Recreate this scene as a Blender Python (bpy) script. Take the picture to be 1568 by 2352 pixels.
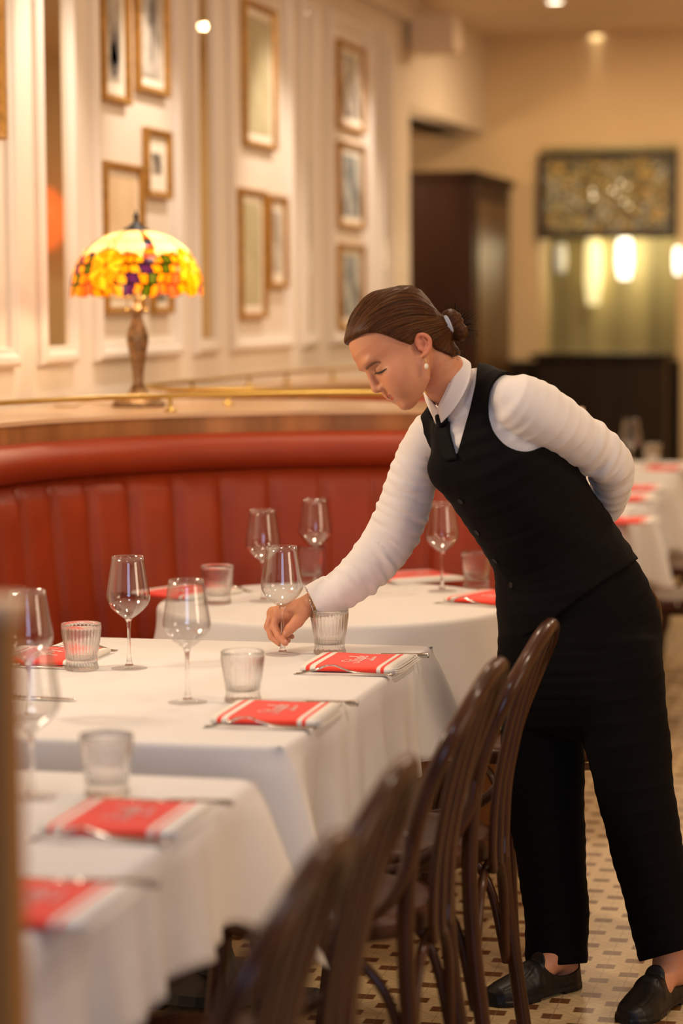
import bpy, bmesh, math, random
import numpy as np
from mathutils import Vector, Matrix

# ---------------------------------------------------------------- clear
for _o in list(bpy.data.objects):
    bpy.data.objects.remove(_o)
random.seed(7)
SC = bpy.context.scene
COL = SC.collection
PI = math.pi

# ---------------------------------------------------------------- camera
FPX, CX, CY = 5553.0, 784.0, 1176.0          # focal length in pixels of the 1568 x 2352 frame, its centre
CAM_H = 1.51
HEAD = math.radians(13.8)                    # heading left of the room's long axis
TILT = math.atan((1176 - 704) / FPX)
CAM_M = (Matrix.Translation((0, 0, CAM_H)) @ Matrix.Rotation(HEAD, 4, 'Z')
         @ Matrix.Rotation(PI / 2 - TILT, 4, 'X') @ Matrix.Rotation(-0.007, 4, 'Z'))
cam_d = bpy.data.cameras.new('camera')
cam = bpy.data.objects.new('camera', cam_d)
COL.objects.link(cam)
cam.matrix_world = CAM_M
cam_d.sensor_fit = 'VERTICAL'
cam_d.sensor_height = 36
cam_d.lens = 85.0
cam_d.clip_start = 0.05
cam_d.clip_end = 80
cam_d.dof.use_dof = True
cam_d.dof.focus_distance = 5.27
cam_d.dof.aperture_fstop = 1.9
SC.camera = cam


def W(px, py, d):
    """point at axis depth d (metres) seen at pixel px, py"""
    return CAM_M @ Vector(((px - CX) / FPX * d, -(py - CY) / FPX * d, -d))


def G(px, py, z):
    """point of the horizontal plane z seen at pixel px, py"""
    o = CAM_M.translation
    v = W(px, py, 1.0) - o
    return o + v * ((z - o.z) / v.z)


def WX(px, py, x):
    """point of the plane x = const (parallel to the long wall) seen at pixel px, py"""
    o = CAM_M.translation
    v = W(px, py, 1.0) - o
    return o + v * ((x - o.x) / v.x)


def WY(px, py, y):
    o = CAM_M.translation
    v = W(px, py, 1.0) - o
    return o + v * ((y - o.y) / v.y)


# ---------------------------------------------------------------- exposure, world, lights
SC.view_settings.view_transform = 'Standard'
SC.view_settings.look = 'None'
SC.view_settings.gamma = 1
SC.view_settings.exposure = -0.5
SC.view_settings.use_curve_mapping = False
SC.cycles.max_bounces = 10
SC.cycles.transparent_max_bounces = 24
SC.cycles.transmission_bounces = 10
SC.cycles.sample_clamp_indirect = 4
SC.cycles.blur_glossy = 0.5
world = bpy.data.worlds.new('world')
SC.world = world
world.use_nodes = True
world.node_tree.nodes['Background'].inputs[0].default_value = (0.60, 0.62, 0.75, 1)
world.node_tree.nodes['Background'].inputs[1].default_value = 0.05

WARM = (1.0, 0.72, 0.44)
WARM2 = (1.0, 0.79, 0.56)
COOL = (0.50, 0.64, 1.0)


def light(name, kind, loc, energy, col, target=None, **kw):
    d = bpy.data.lights.new(name, kind)
    d.energy = energy
    d.color = col
    for k, v in kw.items():
        setattr(d, k, v)
    o = bpy.data.objects.new(name, d)
    o.location = loc
    if target is not None:
        o.rotation_euler = (Vector(target) - Vector(loc)).to_track_quat('-Z', 'Y').to_euler()
    COL.objects.link(o)
    return o


# assumed cool daylight, its window unseen, behind the photographer
light('assumed_daylight', 'AREA', (0.9, -1.6, 1.8), 72, COOL, (-0.9, 4, 0.9), shape='RECTANGLE', size=1.8, size_y=1.5)
# added fill lights, unseen overhead, tuned to light the dining row
for (lx, ly, le) in ((-1.4, 5.0, 8), (0.5, 4.3, 30), (-1.45, 6.4, 22), (0.3, 7.6, 40), (-0.9, 9.4, 40), (0.4, 11.6, 50)):
    light('ceiling_fill', 'AREA', (lx, ly, 3.08), le, WARM2, (lx, ly, 0), shape='DISK', size=0.24)
light('near_table_fill', 'AREA', (-1.1, 2.5, 3.05), 17, (0.86, 0.90, 1.0), (-1.2, 2.8, 0), shape='DISK', size=0.6)  # added cool fill overhead, lifts the nearest tablecloth
# added fill light, unseen at the left, to brighten her face and front
light('face_fill', 'AREA', (-2.55, 4.2, 1.95), 26, WARM2, (-1.0, 5.0, 1.25), shape='DISK', size=0.35)
light('side_fill', 'AREA', (3.05, 3.6, 1.95), 74, WARM2, (-1.0, 4.9, 1.0), shape='DISK', size=2.0)  # broad fill added out of view at the right, for shirt and cloth drops
# assumed wall washers, unseen above, for the bright scallops on the panelled wall
for ly in (5.6, 7.1, 8.1, 9.75, 11.35):
    light('assumed_washer', 'SPOT', (-2.12, ly, 3.1), 122, (1.0, 0.87, 0.77), (-2.72, ly, 1.75), spot_size=math.radians(52), spot_blend=0.8, shadow_soft_size=0.05)
# unseen light placed to brighten the alcove, then an added overhead far fill
light('alcove_fill', 'POINT', (-3.3, 13.1, 2.3), 26, WARM, shadow_soft_size=0.1)
light('far_fill', 'AREA', (-1.6, 13.2, 3.08), 45, WARM, (-1.6, 13.4, 0), shape='DISK', size=0.5)

# ---------------------------------------------------------------- materials
MATS = {}


def nodes_of(m):
    return m.node_tree.nodes, m.node_tree.links


def mat(name, col, rough=0.5, metal=0.0, spec=0.5, coat=0.0, coat_rough=0.05, sheen=0.0, trans=0.0, ior=1.45,
        noise=None, bump=None, emit=None, sss=0.0):
    """noise = (scale, amount, (sx,sy,sz))  bump = (scale, strength, (sx,sy,sz))"""
    m = bpy.data.materials.new(name)
    m.use_nodes = True
    n, l = nodes_of(m)
    b = n['Principled BSDF']
    b.inputs['Base Color'].default_value = (*col, 1)
    b.inputs['Roughness'].default_value = rough
    b.inputs['Metallic'].default_value = metal
    b.inputs['Specular IOR Level'].default_value = spec
    b.inputs['Coat Weight'].default_value = coat
    b.inputs['Coat Roughness'].default_value = coat_rough
    b.inputs['Sheen Weight'].default_value = sheen
    b.inputs['Transmission Weight'].default_value = trans
    b.inputs['IOR'].default_value = ior
    if sss:
        b.inputs['Subsurface Weight'].default_value = sss
        b.inputs['Subsurface Radius'].default_value = (1.0, 0.35, 0.18)
        b.inputs['Subsurface Scale'].default_value = 0.006
    if emit:
        b.inputs['Emission Color'].default_value = (*emit[0], 1)
        b.inputs['Emission Strength'].default_value = emit[1]
    if noise or bump:
        tc = n.new('ShaderNodeTexCoord')
    if noise:
        mp = n.new('ShaderNodeMapping')
        mp.inputs['Scale'].default_value = noise[2] if len(noise) > 2 else (1, 1, 1)
        l.new(tc.outputs['Object'], mp.inputs['Vector'])
        t = n.new('ShaderNodeTexNoise')
        t.inputs['Scale'].default_value = noise[0]
        t.inputs['Detail'].default_value = 5
        l.new(mp.outputs['Vector'], t.inputs['Vector'])
        r = n.new('ShaderNodeValToRGB')
        a = noise[1]
        r.color_ramp.elements[0].position = 0.3
        r.color_ramp.elements[1].position = 0.7
        r.color_ramp.elements[0].color = (*[c * (1 - a) for c in col], 1)
        r.color_ramp.elements[1].color = (*[min(1, c * (1 + a)) for c in col], 1)
        l.new(t.outputs['Fac'], r.inputs['Fac'])
        l.new(r.outputs['Color'], b.inputs['Base Color'])
    if bump:
        mp = n.new('ShaderNodeMapping')
        mp.inputs['Scale'].default_value = bump[2] if len(bump) > 2 else (1, 1, 1)
        l.new(tc.outputs['Object'], mp.inputs['Vector'])
        t = n.new('ShaderNodeTexNoise')
        t.inputs['Scale'].default_value = bump[0]
        t.inputs['Detail'].default_value = 4
        l.new(mp.outputs['Vector'], t.inputs['Vector'])
        bp = n.new('ShaderNodeBump')
        bp.inputs['Strength'].default_value = bump[1]
        bp.inputs['Distance'].default_value = 0.004
        l.new(t.outputs['Fac'], bp.inputs['Height'])
        l.new(bp.outputs['Normal'], b.inputs['Normal'])
    MATS[name] = m
    return m


M_WALL = mat('cream_paint', (0.79, 0.695, 0.56), 0.45, noise=(2.0, 0.03))
M_TRIM = mat('cream_gloss_paint', (0.81, 0.73, 0.62), 0.35)
M_CEIL = mat('ceiling_paint', (0.78, 0.64, 0.49), 0.7, noise=(1.5, 0.03))
M_TAN = mat('tan_paint', (0.72, 0.52, 0.30), 0.6, noise=(2.0, 0.04))
M_DARKWOOD = mat('dark_stained_wood', (0.030, 0.011, 0.005), 0.45, spec=0.25, noise=(6, 0.5, (1, 1, 0.1)))
M_BLACKWOOD = mat('black_brown_panelling', (0.017, 0.010, 0.0045), 0.5, spec=0.2, noise=(5, 0.4, (1, 1, 0.1)))
M_CHAIR = mat('bentwood_dark_stain', (0.050, 0.015, 0.005), 0.36, spec=0.2, coat=0.32, coat_rough=0.12, noise=(30, 0.35, (1, 1, 0.15)))
M_SEAT = mat('bentwood_seat', (0.058, 0.019, 0.008), 0.4, spec=0.25, coat=0.12, coat_rough=0.15, noise=(14, 0.35, (0.12, 1, 1)), bump=(40, 0.1, (0.1, 1, 1)))
M_LEATHER = mat('red_leather', (0.31, 0.036, 0.007), 0.42, spec=0.45, noise=(8, 0.08), bump=(220, 0.25))
M_WALNUT = mat('walnut_fascia', (0.33, 0.135, 0.042), 0.35, coat=0.2, noise=(9, 0.4, (1, 1, 0.06)))
M_LEDGE = mat('oak_ledge', (0.66, 0.42, 0.24), 0.3, coat=0.3, noise=(6, 0.12, (1, 0.2, 1)))
M_BRASS = mat('brass', (0.50, 0.34, 0.10), 0.33, metal=1.0)
M_BRONZE = mat('aged_bronze', (0.26, 0.16, 0.08), 0.42, metal=0.85, noise=(60, 0.5), bump=(45, 0.8))
M_CLOTH = mat('white_linen', (0.77, 0.745, 0.725), 0.85, spec=0.15, sheen=0.2, bump=(420, 0.12))
M_GOLD = mat('gilt_frame', (0.46, 0.24, 0.055), 0.38, metal=0.55, noise=(40, 0.25))
M_MATBOARD = mat('picture_mount', (0.86, 0.78, 0.62), 0.8)
M_MIRROR = mat('mirror_glass', (0.80, 0.74, 0.60), 0.03, metal=1.0)
M_STEEL = mat('cutlery_steel', (0.62, 0.60, 0.57), 0.16, metal=1.0)
M_RED = mat('napkin_red', (0.88, 0.062, 0.036), 0.8, spec=0.2, sheen=0.2, bump=(500, 0.2))
M_NAPW = mat('napkin_white', (0.84, 0.80, 0.74), 0.85, spec=0.15, bump=(500, 0.2))
M_PRINT = mat('napkin_print', (0.90, 0.62, 0.55), 0.8)
M_GLASS = mat('clear_glass', (1, 1, 1), 0.0, trans=1.0, ior=1.45)
M_WHITEPL = mat('white_plastic', (0.74, 0.60, 0.44), 0.5)
M_BLACK = mat('black_iron', (0.02, 0.02, 0.02), 0.45)
M_FOREWOOD = mat('partition_wood', (0.40, 0.175, 0.035), 0.5, noise=(5, 0.25, (1, 1, 0.06)))


def thin_glass(name, tint=(1, 1, 1), base=0.04, edge=0.75):
    m = bpy.data.materials.new(name)
    m.use_nodes = True
    n, l = nodes_of(m)
    n.remove(n['Principled BSDF'])
    out = n['Material Output']
    tr = n.new('ShaderNodeBsdfTransparent')
    tr.inputs['Color'].default_value = (*tint, 1)
    gl = n.new('ShaderNodeBsdfGlossy')
    gl.inputs['Roughness'].default_value = 0.02
    lw = n.new('ShaderNodeLayerWeight')
    lw.inputs['Blend'].default_value = 0.18
    mr = n.new('ShaderNodeMapRange')
    mr.inputs['To Min'].default_value = base
    mr.inputs['To Max'].default_value = edge
    l.new(lw.outputs['Facing'], mr.inputs['Value'])
    mx = n.new('ShaderNodeMixShader')
    l.new(mr.outputs['Result'], mx.inputs['Fac'])
    l.new(tr.outputs['BSDF'], mx.inputs[1])
    l.new(gl.outputs['BSDF'], mx.inputs[2])
    l.new(mx.outputs['Shader'], out.inputs['Surface'])
    return m


M_BOWL = thin_glass('thin_bowl_glass', (0.97, 0.97, 0.97))
M_FOOT = thin_glass('foot_glass', (0.95, 0.95, 0.95), 0.02, 0.28)


def soft_glass(name, share):
    m = bpy.data.materials.new(name)
    m.use_nodes = True
    n, l = nodes_of(m)
    b = n['Principled BSDF']
    b.inputs['Transmission Weight'].default_value = 1.0
    b.inputs['Roughness'].default_value = 0.0
    b.inputs['IOR'].default_value = 1.45
    b.inputs['Base Color'].default_value = (1, 1, 1, 1)
    tr = n.new('ShaderNodeBsdfTransparent')
    mx = n.new('ShaderNodeMixShader')
    mx.inputs['Fac'].default_value = share
    l.new(b.outputs['BSDF'], mx.inputs[1])
    l.new(tr.outputs['BSDF'], mx.inputs[2])
    l.new(mx.outputs['Shader'], n['Material Output'].inputs['Surface'])
    return m


M_TUMB = soft_glass('ribbed_glass', 0.2)
M_STEM = soft_glass('stem_glass', 0.25)

# ---------------------------------------------------------------- mesh helpers


def mesh_obj(name, bm, m, parent=None, smooth=True, loc=None, mods=None):
    me = bpy.data.meshes.new(name)
    if isinstance(bm, tuple):
        me.from_pydata([tuple(v) for v in bm[0]], [], [tuple(f) for f in bm[1]])
        me.update()
    else:
        bmesh.ops.recalc_face_normals(bm, faces=bm.faces)
        bm.to_mesh(me)
        bm.free()
    for mm in (m if isinstance(m, (list, tuple)) else [m]):
        me.materials.append(mm)
    if smooth:
        me.polygons.foreach_set('use_smooth', [True] * len(me.polygons))
    o = bpy.data.objects.new(name, me)
    COL.objects.link(o)
    if parent is not None:
        o.parent = parent
    if loc is not None:
        o.location = loc
    return o


def sharp(o, ang=35):
    """smooth shading that keeps edges sharper than ang degrees"""
    me = o.data
    bm = bmesh.new()
    bm.from_mesh(me)
    a = math.radians(ang)
    for e in bm.edges:
        if len(e.link_faces) == 2 and e.calc_face_angle(0) > a:
            e.smooth = False
    bm.to_mesh(me)
    bm.free()
    return o


def tag(o, label, cat, group=None, kind=None):
    o['label'] = label
    o['category'] = cat
    if group:
        o['group'] = group
    if kind:
        o['kind'] = kind
    return o


def thing(name, label, cat, loc=(0, 0, 0), rz=0.0, group=None):
    o = bpy.data.objects.new(name, None)
    o.empty_display_size = 0.05
    COL.objects.link(o)
    o.location = loc
    o.rotation_euler = (0, 0, rz)
    return tag(o, label, cat, group)


def struct(o):
    o['kind'] = 'structure'
    return o


def dup(root, loc, rz=0.0, label=None, group=None, scale=None):
    r = root.copy()
    COL.objects.link(r)
    r.location = loc
    r.rotation_euler = (0, 0, rz)
    if label:
        r['label'] = label
    if group:
        r['group'] = group
    if scale:
        r.scale = scale
    for ch in list(root.children):
        c = ch.copy()
        COL.objects.link(c)
        c.parent = r
        for g in ch.children:
            d = g.copy()
            COL.objects.link(d)
            d.parent = c
    return r


def add_box(bm, c, s, bev=0.0, rot=None):
    r = bmesh.ops.create_cube(bm, size=1)
    vs = r['verts']
    bmesh.ops.scale(bm, vec=s, verts=vs)
    if bev > 0:
        es = list({e for v in vs for e in v.link_edges})
        rb = bmesh.ops.bevel(bm, geom=es, offset=bev, segments=2, profile=0.5, affect='EDGES')
        vs = list({v for f in rb['faces'] for v in f.verts} | {v for v in vs if v.is_valid})
    if rot is not None:
        bmesh.ops.rotate(bm, cent=(0, 0, 0), matrix=rot, verts=vs)
    bmesh.ops.translate(bm, vec=c, verts=vs)
    return vs


def box(name, lo, hi, m, parent=None, bev=0.0):
    bm = bmesh.new()
    c = [(a + b) / 2 for a, b in zip(lo, hi)]
    s = [abs(b - a) for a, b in zip(lo, hi)]
    add_box(bm, c, s, bev)
    return mesh_obj(name, bm, m, parent, smooth=False)


def add_lathe(bm, prof, segs=40, c=(0, 0, 0), cap=True):
    rings = []
    for (r, z) in prof:
        if r < 1e-6:
            rings.append([bm.verts.new((c[0], c[1], c[2] + z))])
        else:
            rings.append([bm.verts.new((c[0] + r * math.cos(2 * PI * k / segs), c[1] + r * math.sin(2 * PI * k / segs), c[2] + z)) for k in range(segs)])
    for a, b in zip(rings[:-1], rings[1:]):
        for k in range(segs):
            k2 = (k + 1) % segs
            if len(a) == 1 and len(b) == 1:
                continue
            if len(a) == 1:
                bm.faces.new((a[0], b[k], b[k2]))
            elif len(b) == 1:
                bm.faces.new((a[k], a[k2], b[0]))
            else:
                bm.faces.new((a[k], a[k2], b[k2], b[k]))
    return rings


def catmull(pts, n=8, closed=False):
    pts = [Vector(p) for p in pts]
    out = []
    N = len(pts)
    rng = range(N) if closed else range(N - 1)
    for i in rng:
        p0 = pts[(i - 1) % N] if (closed or i > 0) else pts[0] * 2 - pts[1]
        p1 = pts[i]
        p2 = pts[(i + 1) % N]
        p3 = pts[(i + 2) % N] if (closed or i + 2 < N) else pts[-1] * 2 - pts[-2]
        for k in range(n):
            t = k / n
            out.append(0.5 * ((2 * p1) + (p2 - p0) * t + (2 * p0 - 5 * p1 + 4 * p2 - p3) * t * t + (3 * p1 - p0 - 3 * p2 + p3) * t ** 3))
    if not closed:
        out.append(pts[-1])
    return out


def add_tube(bm, pts, r, segs=10, closed=False, flat=None, up=None, caps=True):
    """sweep a round (or flat = (w, h)) section along pts; r may be a list of radii"""
    pts = [Vector(p) for p in pts]
    N = len(pts)
    rs = r if isinstance(r, (list, tuple)) else [r] * N
    rings = []
    prev = None
    for i in range(N):
        if closed:
            t = pts[(i + 1) % N] - pts[(i - 1) % N]
        else:
            t = pts[min(i + 1, N - 1)] - pts[max(i - 1, 0)]
        t.normalize()
        if up is not None:
            a = Vector(up) - t * t.dot(Vector(up))
        elif prev is None:
            a = t.orthogonal()
        else:
            a = prev - t * t.dot(prev)
        if a.length < 1e-6:
            a = t.orthogonal()
        a.normalize()
        prev = a
        b = t.cross(a)
        ring = []
        for k in range(segs):
            th = 2 * PI * k / segs
            if flat:
                ca, sa = math.cos(th), math.sin(th)
                e = 0.5
                ca = math.copysign(abs(ca) ** e, ca)
                sa = math.copysign(abs(sa) ** e, sa)
                sc = rs[i]
                ring.append(bm.verts.new(pts[i] + a * (ca * flat[1] * sc) + b * (sa * flat[0] * sc)))
            else:
                ring.append(bm.verts.new(pts[i] + (a * math.cos(th) + b * math.sin(th)) * rs[i]))
        rings.append(ring)
    M = N if closed else N - 1
    for i in range(M):
        A, B = rings[i], rings[(i + 1) % N]
        for k in range(segs):
            k2 = (k + 1) % segs
            bm.faces.new((A[k], A[k2], B[k2], B[k]))
    if not closed and caps:
        bm.faces.new(rings[0][::-1])
        bm.faces.new(rings[-1])
    return rings


def tube(name, pts, r, m, parent=None, n=8, segs=10, closed=False, flat=None, up=None, smooth_path=True):
    bm = bmesh.new()
    if smooth_path:
        rr = r
        if isinstance(r, (list, tuple)):
            rr = []
            K = len(r)
            for i in range(K - 1):
                for k in range(n):
                    rr.append(r[i] + (r[i + 1] - r[i]) * k / n)
            rr.append(r[-1])
        add_tube(bm, catmull(pts, n, closed), rr, segs, closed, flat, up)
    else:
        add_tube(bm, pts, r, segs, closed, flat, up)
    return mesh_obj(name, bm, m, parent)


def add_prism(bm, poly, z0, z1):
    a = [bm.verts.new((x, y, z0)) for x, y in poly]
    b = [bm.verts.new((x, y, z1)) for x, y in poly]
    n = len(poly)
    for k in range(n):
        bm.faces.new((a[k], a[(k + 1) % n], b[(k + 1) % n], b[k]))
    bm.faces.new(a[::-1])
    bm.faces.new(b)


def arc_pts(c, r, a0, a1, n):
    return [(c[0] + r * math.cos(math.radians(a0 + (a1 - a0) * k / n)), c[1] + r * math.sin(math.radians(a0 + (a1 - a0) * k / n))) for k in range(n + 1)]


def add_arc_sweep(bm, c, a0, a1, n, prof, close_prof=True):
    """sweep a (radius, z) profile along an arc"""
    rings = []
    for k in range(n + 1):
        a = math.radians(a0 + (a1 - a0) * k / n)
        rings.append([bm.verts.new((c[0] + r * math.cos(a), c[1] + r * math.sin(a), z)) for r, z in prof])
    P = len(prof)
    for A, B in zip(rings[:-1], rings[1:]):
        for k in range(P if close_prof else P - 1):
            bm.faces.new((A[k], A[(k + 1) % P], B[(k + 1) % P], B[k]))
    if close_prof:
        bm.faces.new(rings[0])
        bm.faces.new(rings[-1][::-1])
# ================================================================ THE ROOM
XW = -2.70          # the panelled long wall
YE = 12.55          # where it stops at the alcove
YB = 14.80          # far wall
ZC = 3.14           # ceiling


def floor_material():
    m = bpy.data.materials.new('octagon_mosaic_tiles')
    m.use_nodes = True
    n, l = nodes_of(m)
    b = n['Principled BSDF']
    tc = n.new('ShaderNodeTexCoord')
    sep = n.new('ShaderNodeSeparateXYZ')
    l.new(tc.outputs['Object'], sep.inputs[0])
    def mth(op, a, b2=None, c=None):
        q = n.new('ShaderNodeMath')
        q.operation = op
        for i, v in enumerate((a, b2, c)):
            if v is None:
                continue
            if isinstance(v, (int, float)):
                q.inputs[i].default_value = v
            else:
                l.new(v, q.inputs[i])
        return q.outputs[0]
    # lattice of the mosaic: dark dots at cell corners and cell middles, cream tiles between
    u = mth('DIVIDE', mth('ADD', sep.outputs[0], 0.715), 0.1205)
    v = mth('DIVIDE', mth('SUBTRACT', sep.outputs[1], 5.532), 0.118)
    du = mth('ABSOLUTE', mth('SUBTRACT', mth('FRACT', mth('ADD', u, 0.5)), 0.5))
    dv = mth('ABSOLUTE', mth('SUBTRACT', mth('FRACT', mth('ADD', v, 0.5)), 0.5))
    eu = mth('SUBTRACT', 0.5, du)
    ev = mth('SUBTRACT', 0.5, dv)

    def dotm(a, b2, k):
        return mth('MULTIPLY', mth('LESS_THAN', a, 0.172 + k), mth('LESS_THAN', b2, 0.150 + k))
    dot = mth('MAXIMUM', dotm(du, dv, 0), dotm(eu, ev, 0))
    rim = mth('SUBTRACT', mth('MAXIMUM', dotm(du, dv, 0.018), dotm(eu, ev, 0.018)), dot)
    joint = mth('MAXIMUM', mth('LESS_THAN', du, 0.012), mth('LESS_THAN', eu, 0.012))
    diag = mth('LESS_THAN', mth('ABSOLUTE', mth('SUBTRACT', mth('ADD', du, dv), 0.5)), 0.014)
    row = mth('MULTIPLY', mth('MAXIMUM', mth('LESS_THAN', dv, 0.010), mth('LESS_THAN', ev, 0.010)), mth('SUBTRACT', 1.0, dot))
    grout = mth('MAXIMUM', mth('MAXIMUM', joint, rim), mth('MAXIMUM', mth('MULTIPLY', diag, mth('SUBTRACT', 1.0, dot)), row))
    no = n.new('ShaderNodeTexNoise')
    no.inputs['Scale'].default_value = 3.5
    no.inputs['Detail'].default_value = 6
    l.new(tc.outputs['Object'], no.inputs['Vector'])
    cr = n.new('ShaderNodeValToRGB')
    cr.color_ramp.elements[0].color = (0.50, 0.355, 0.18, 1)
    cr.color_ramp.elements[1].color = (0.62, 0.465, 0.26, 1)
    l.new(no.outputs['Fac'], cr.inputs['Fac'])
    # every second column of cells carries dots
    mix1 = n.new('ShaderNodeMix')
    mix1.data_type = 'RGBA'
    l.new(dot, mix1.inputs['Factor'])
    l.new(cr.outputs['Color'], mix1.inputs[6])
    mix1.inputs[7].default_value = (0.135, 0.052, 0.014, 1)
    mix2 = n.new('ShaderNodeMix')
    mix2.data_type = 'RGBA'
    l.new(mth('MULTIPLY', grout, 0.55), mix2.inputs['Factor'])
    l.new(mix1.outputs[2], mix2.inputs[6])
    mix2.inputs[7].default_value = (0.22, 0.16, 0.09, 1)
    l.new(mix2.outputs[2], b.inputs['Base Color'])
    b.inputs['Roughness'].default_value = 0.35
    return m


M_FLOOR = floor_material()
struct(box('floor', (-5.2, -4.0, -0.12), (3.4, 17.0, 0.0), M_FLOOR))
struct(box('ceiling', (-5.2, -4.0, ZC), (3.4, 17.0, ZC + 0.12), M_CEIL))

# long wall with mirror strips let into it
bm = bmesh.new()
add_box(bm, ((XW - 0.15), (2.0 + YE) / 2, ZC / 2), (0.30, YE - 2.0, ZC))
add_box(bm, ((XW - 0.15), (YE + YB) / 2, (2.56 + ZC) / 2), (0.30, YB - YE, ZC - 2.56))     # over the alcove
struct(mesh_obj('wall_left', bm, M_WALL, smooth=False))
bm = bmesh.new()
add_box(bm, (-4.15, (YE + YB) / 2, 1.28), (0.2, YB - YE + 0.4, 2.56))
add_box(bm, (-3.5, YE - 0.1, 1.28), (1.2, 0.2, 2.56))
add_box(bm, (-3.45, (YE + YB) / 2, 2.62), (1.2, YB - YE, 0.12))
struct(mesh_obj('wall_alcove', bm, M_TAN, smooth=False))
struct(box('wall_right', (3.2, -4.0, 0), (3.4, 17.0, ZC), M_TAN))

# far wall: column, deep beam, opening with a lit wall behind, panelling below
xo0, xo1 = WY(1238, 700, YB).x, WY(1556, 700, YB).x
ztop = WY(1300, 335, YB).z
zpan = WY(1300, 828, YB).z
bm = bmesh.new()
add_box(bm, ((-4.2 + xo0) / 2, YB + 0.2, ZC / 2), (xo0 + 4.2, 0.4, ZC))
add_box(bm, ((xo1 + 3.4) / 2, YB + 0.2, ZC / 2), (3.4 - xo1, 0.4, ZC))
add_box(bm, ((xo0 + xo1) / 2, YB + 0.2, (ztop + ZC) / 2), (xo1 - xo0, 0.4, ZC - ztop))
struct(mesh_obj('wall_far', bm, mat('far_wall_paint', (0.72, 0.535, 0.29), 0.6, noise=(2, 0.04)), smooth=False))
struct(box('wall_behind', (xo0 - 0.5, YB + 0.9, 0), (xo1 + 0.6, YB + 1.0, ZC), mat('olive_wallpaper', (0.50, 0.42, 0.20), 0.5, noise=(3, 0.3, (4, 1, 0.1)))))
struct(box('trim_1', (xo0 - 0.62, YB - 0.06, 0), (xo1 + 0.02, YB + 0.36, zpan), M_BLACKWOOD))
t = thing('bar_counter', 'black-brown panelled low bar front below the stained glass', 'counter', (xo1 - 0.25, YB - 0.3, 0))
box('panel', (-0.55, -0.15, 0), (0.22, 0.25, zpan + 0.02), M_BLACKWOOD, t, 0.01)
box('capping', (-0.58, -0.18, zpan + 0.02), (0.24, 0.28, zpan + 0.05), M_BLACKWOOD, t, 0.008)

# ---- panel mouldings, mirrors and pictures on the long wall


def frame_bm(bm, x, y0, y1, z0, z1, prof, inner=True):
    """mitred rectangular moulding on plane x; prof = (inset, height) pairs from the outer edge inwards"""
    rings = []
    for (ins, h) in prof:
        rings.append([bm.verts.new((x + h, y0 + ins, z0 + ins)), bm.verts.new((x + h, y1 - ins, z0 + ins)),
                      bm.verts.new((x + h, y1 - ins, z1 - ins)), bm.verts.new((x + h, y0 + ins, z1 - ins))])
    for A, B in zip(rings[:-1], rings[1:]):
        for k in range(4):
            bm.faces.new((A[k], A[(k + 1) % 4], B[(k + 1) % 4], B[k]))


def ywall(px):
    return WX(px, 704, XW).y


MOULD = [(0, 0), (0, 0.018), (0.012, 0.030), (0.03, 0.030), (0.042, 0.018), (0.055, 0.018), (0.06, 0.0)]
ZP0 = 1.335
panels = [(-120, 31, 'wide'), (82, 166, 'mirror'), (212, 408, 'wide'), (440, 496, 'mirror'), (524, 664, 'wide'), (690, 722, 'mirror'), (752, 846, 'wide'), (868, 894, 'mirror')]
for i, (p0, p1, kd) in enumerate(panels):
    y0, y1 = ywall(p0), ywall(p1)
    bm = bmesh.new()
    frame_bm(bm, XW, y0, y1, ZP0, 2.86, MOULD)
    struct(mesh_obj('trim_%d' % (i + 2), bm, M_TRIM, smooth=False))
    if kd == 'mirror':
        bm = bmesh.new()
        add_box(bm, (XW + 0.004, (y0 + y1) / 2, (ZP0 + 2.86) / 2), (0.008, y1 - y0 - 0.11, 2.86 - ZP0 - 0.11))
        o = mesh_obj('wall_mirror', bm, M_MIRROR, smooth=False)
        desc = {1: 'tall narrow mirror strip left of the lamp, nearest the photographer',
                3: 'tall narrow mirror strip just right of the lampshade',
                5: 'narrow mirror strip between the large framed document and the stack of three photos',
                7: 'narrowest mirror strip at the far end of the panelled wall'}[i]
        tag(o, desc, 'mirror', 'mirror strips of the panelled wall')
bm = bmesh.new()
add_box(bm, (XW + 0.03, (2.0 + YE) / 2, 3.06), (0.06, YE - 2.0, 0.16), 0.02)
struct(mesh_obj('trim_11', bm, M_TRIM, smooth=False))
struct(box('baseboard_left', (XW, 2.0, 0), (XW + 0.02, YE, 0.14), M_TRIM))


def photo_mat(name, base, dark, scale, lo=0.42, hi=0.58, z0=-1, z1=1, dist=0.6):
    """grey print: a blotchy subject on a paler ground"""
    m = bpy.data.materials.new(name)
    m.use_nodes = True
    n, l = nodes_of(m)
    b = n['Principled BSDF']
    tc = n.new('ShaderNodeTexCoord')
    t = n.new('ShaderNodeTexNoise')
    t.inputs['Scale'].default_value = scale
    t.inputs['Detail'].default_value = 6
    t.inputs['Distortion'].default_value = dist
    l.new(tc.outputs['Object'], t.inputs['Vector'])
    r = n.new('ShaderNodeValToRGB')
    r.color_ramp.elements[0].position = lo
    r.color_ramp.elements[1].position = hi
    r.color_ramp.elements[0].color = (*dark, 1)
    r.color_ramp.elements[1].color = (*base, 1)
    l.new(t.outputs['Fac'], r.inputs['Fac'])
    l.new(r.outputs['Color'], b.inputs['Base Color'])
    b.inputs['Roughness'].default_value = 0.5
    return m


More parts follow.
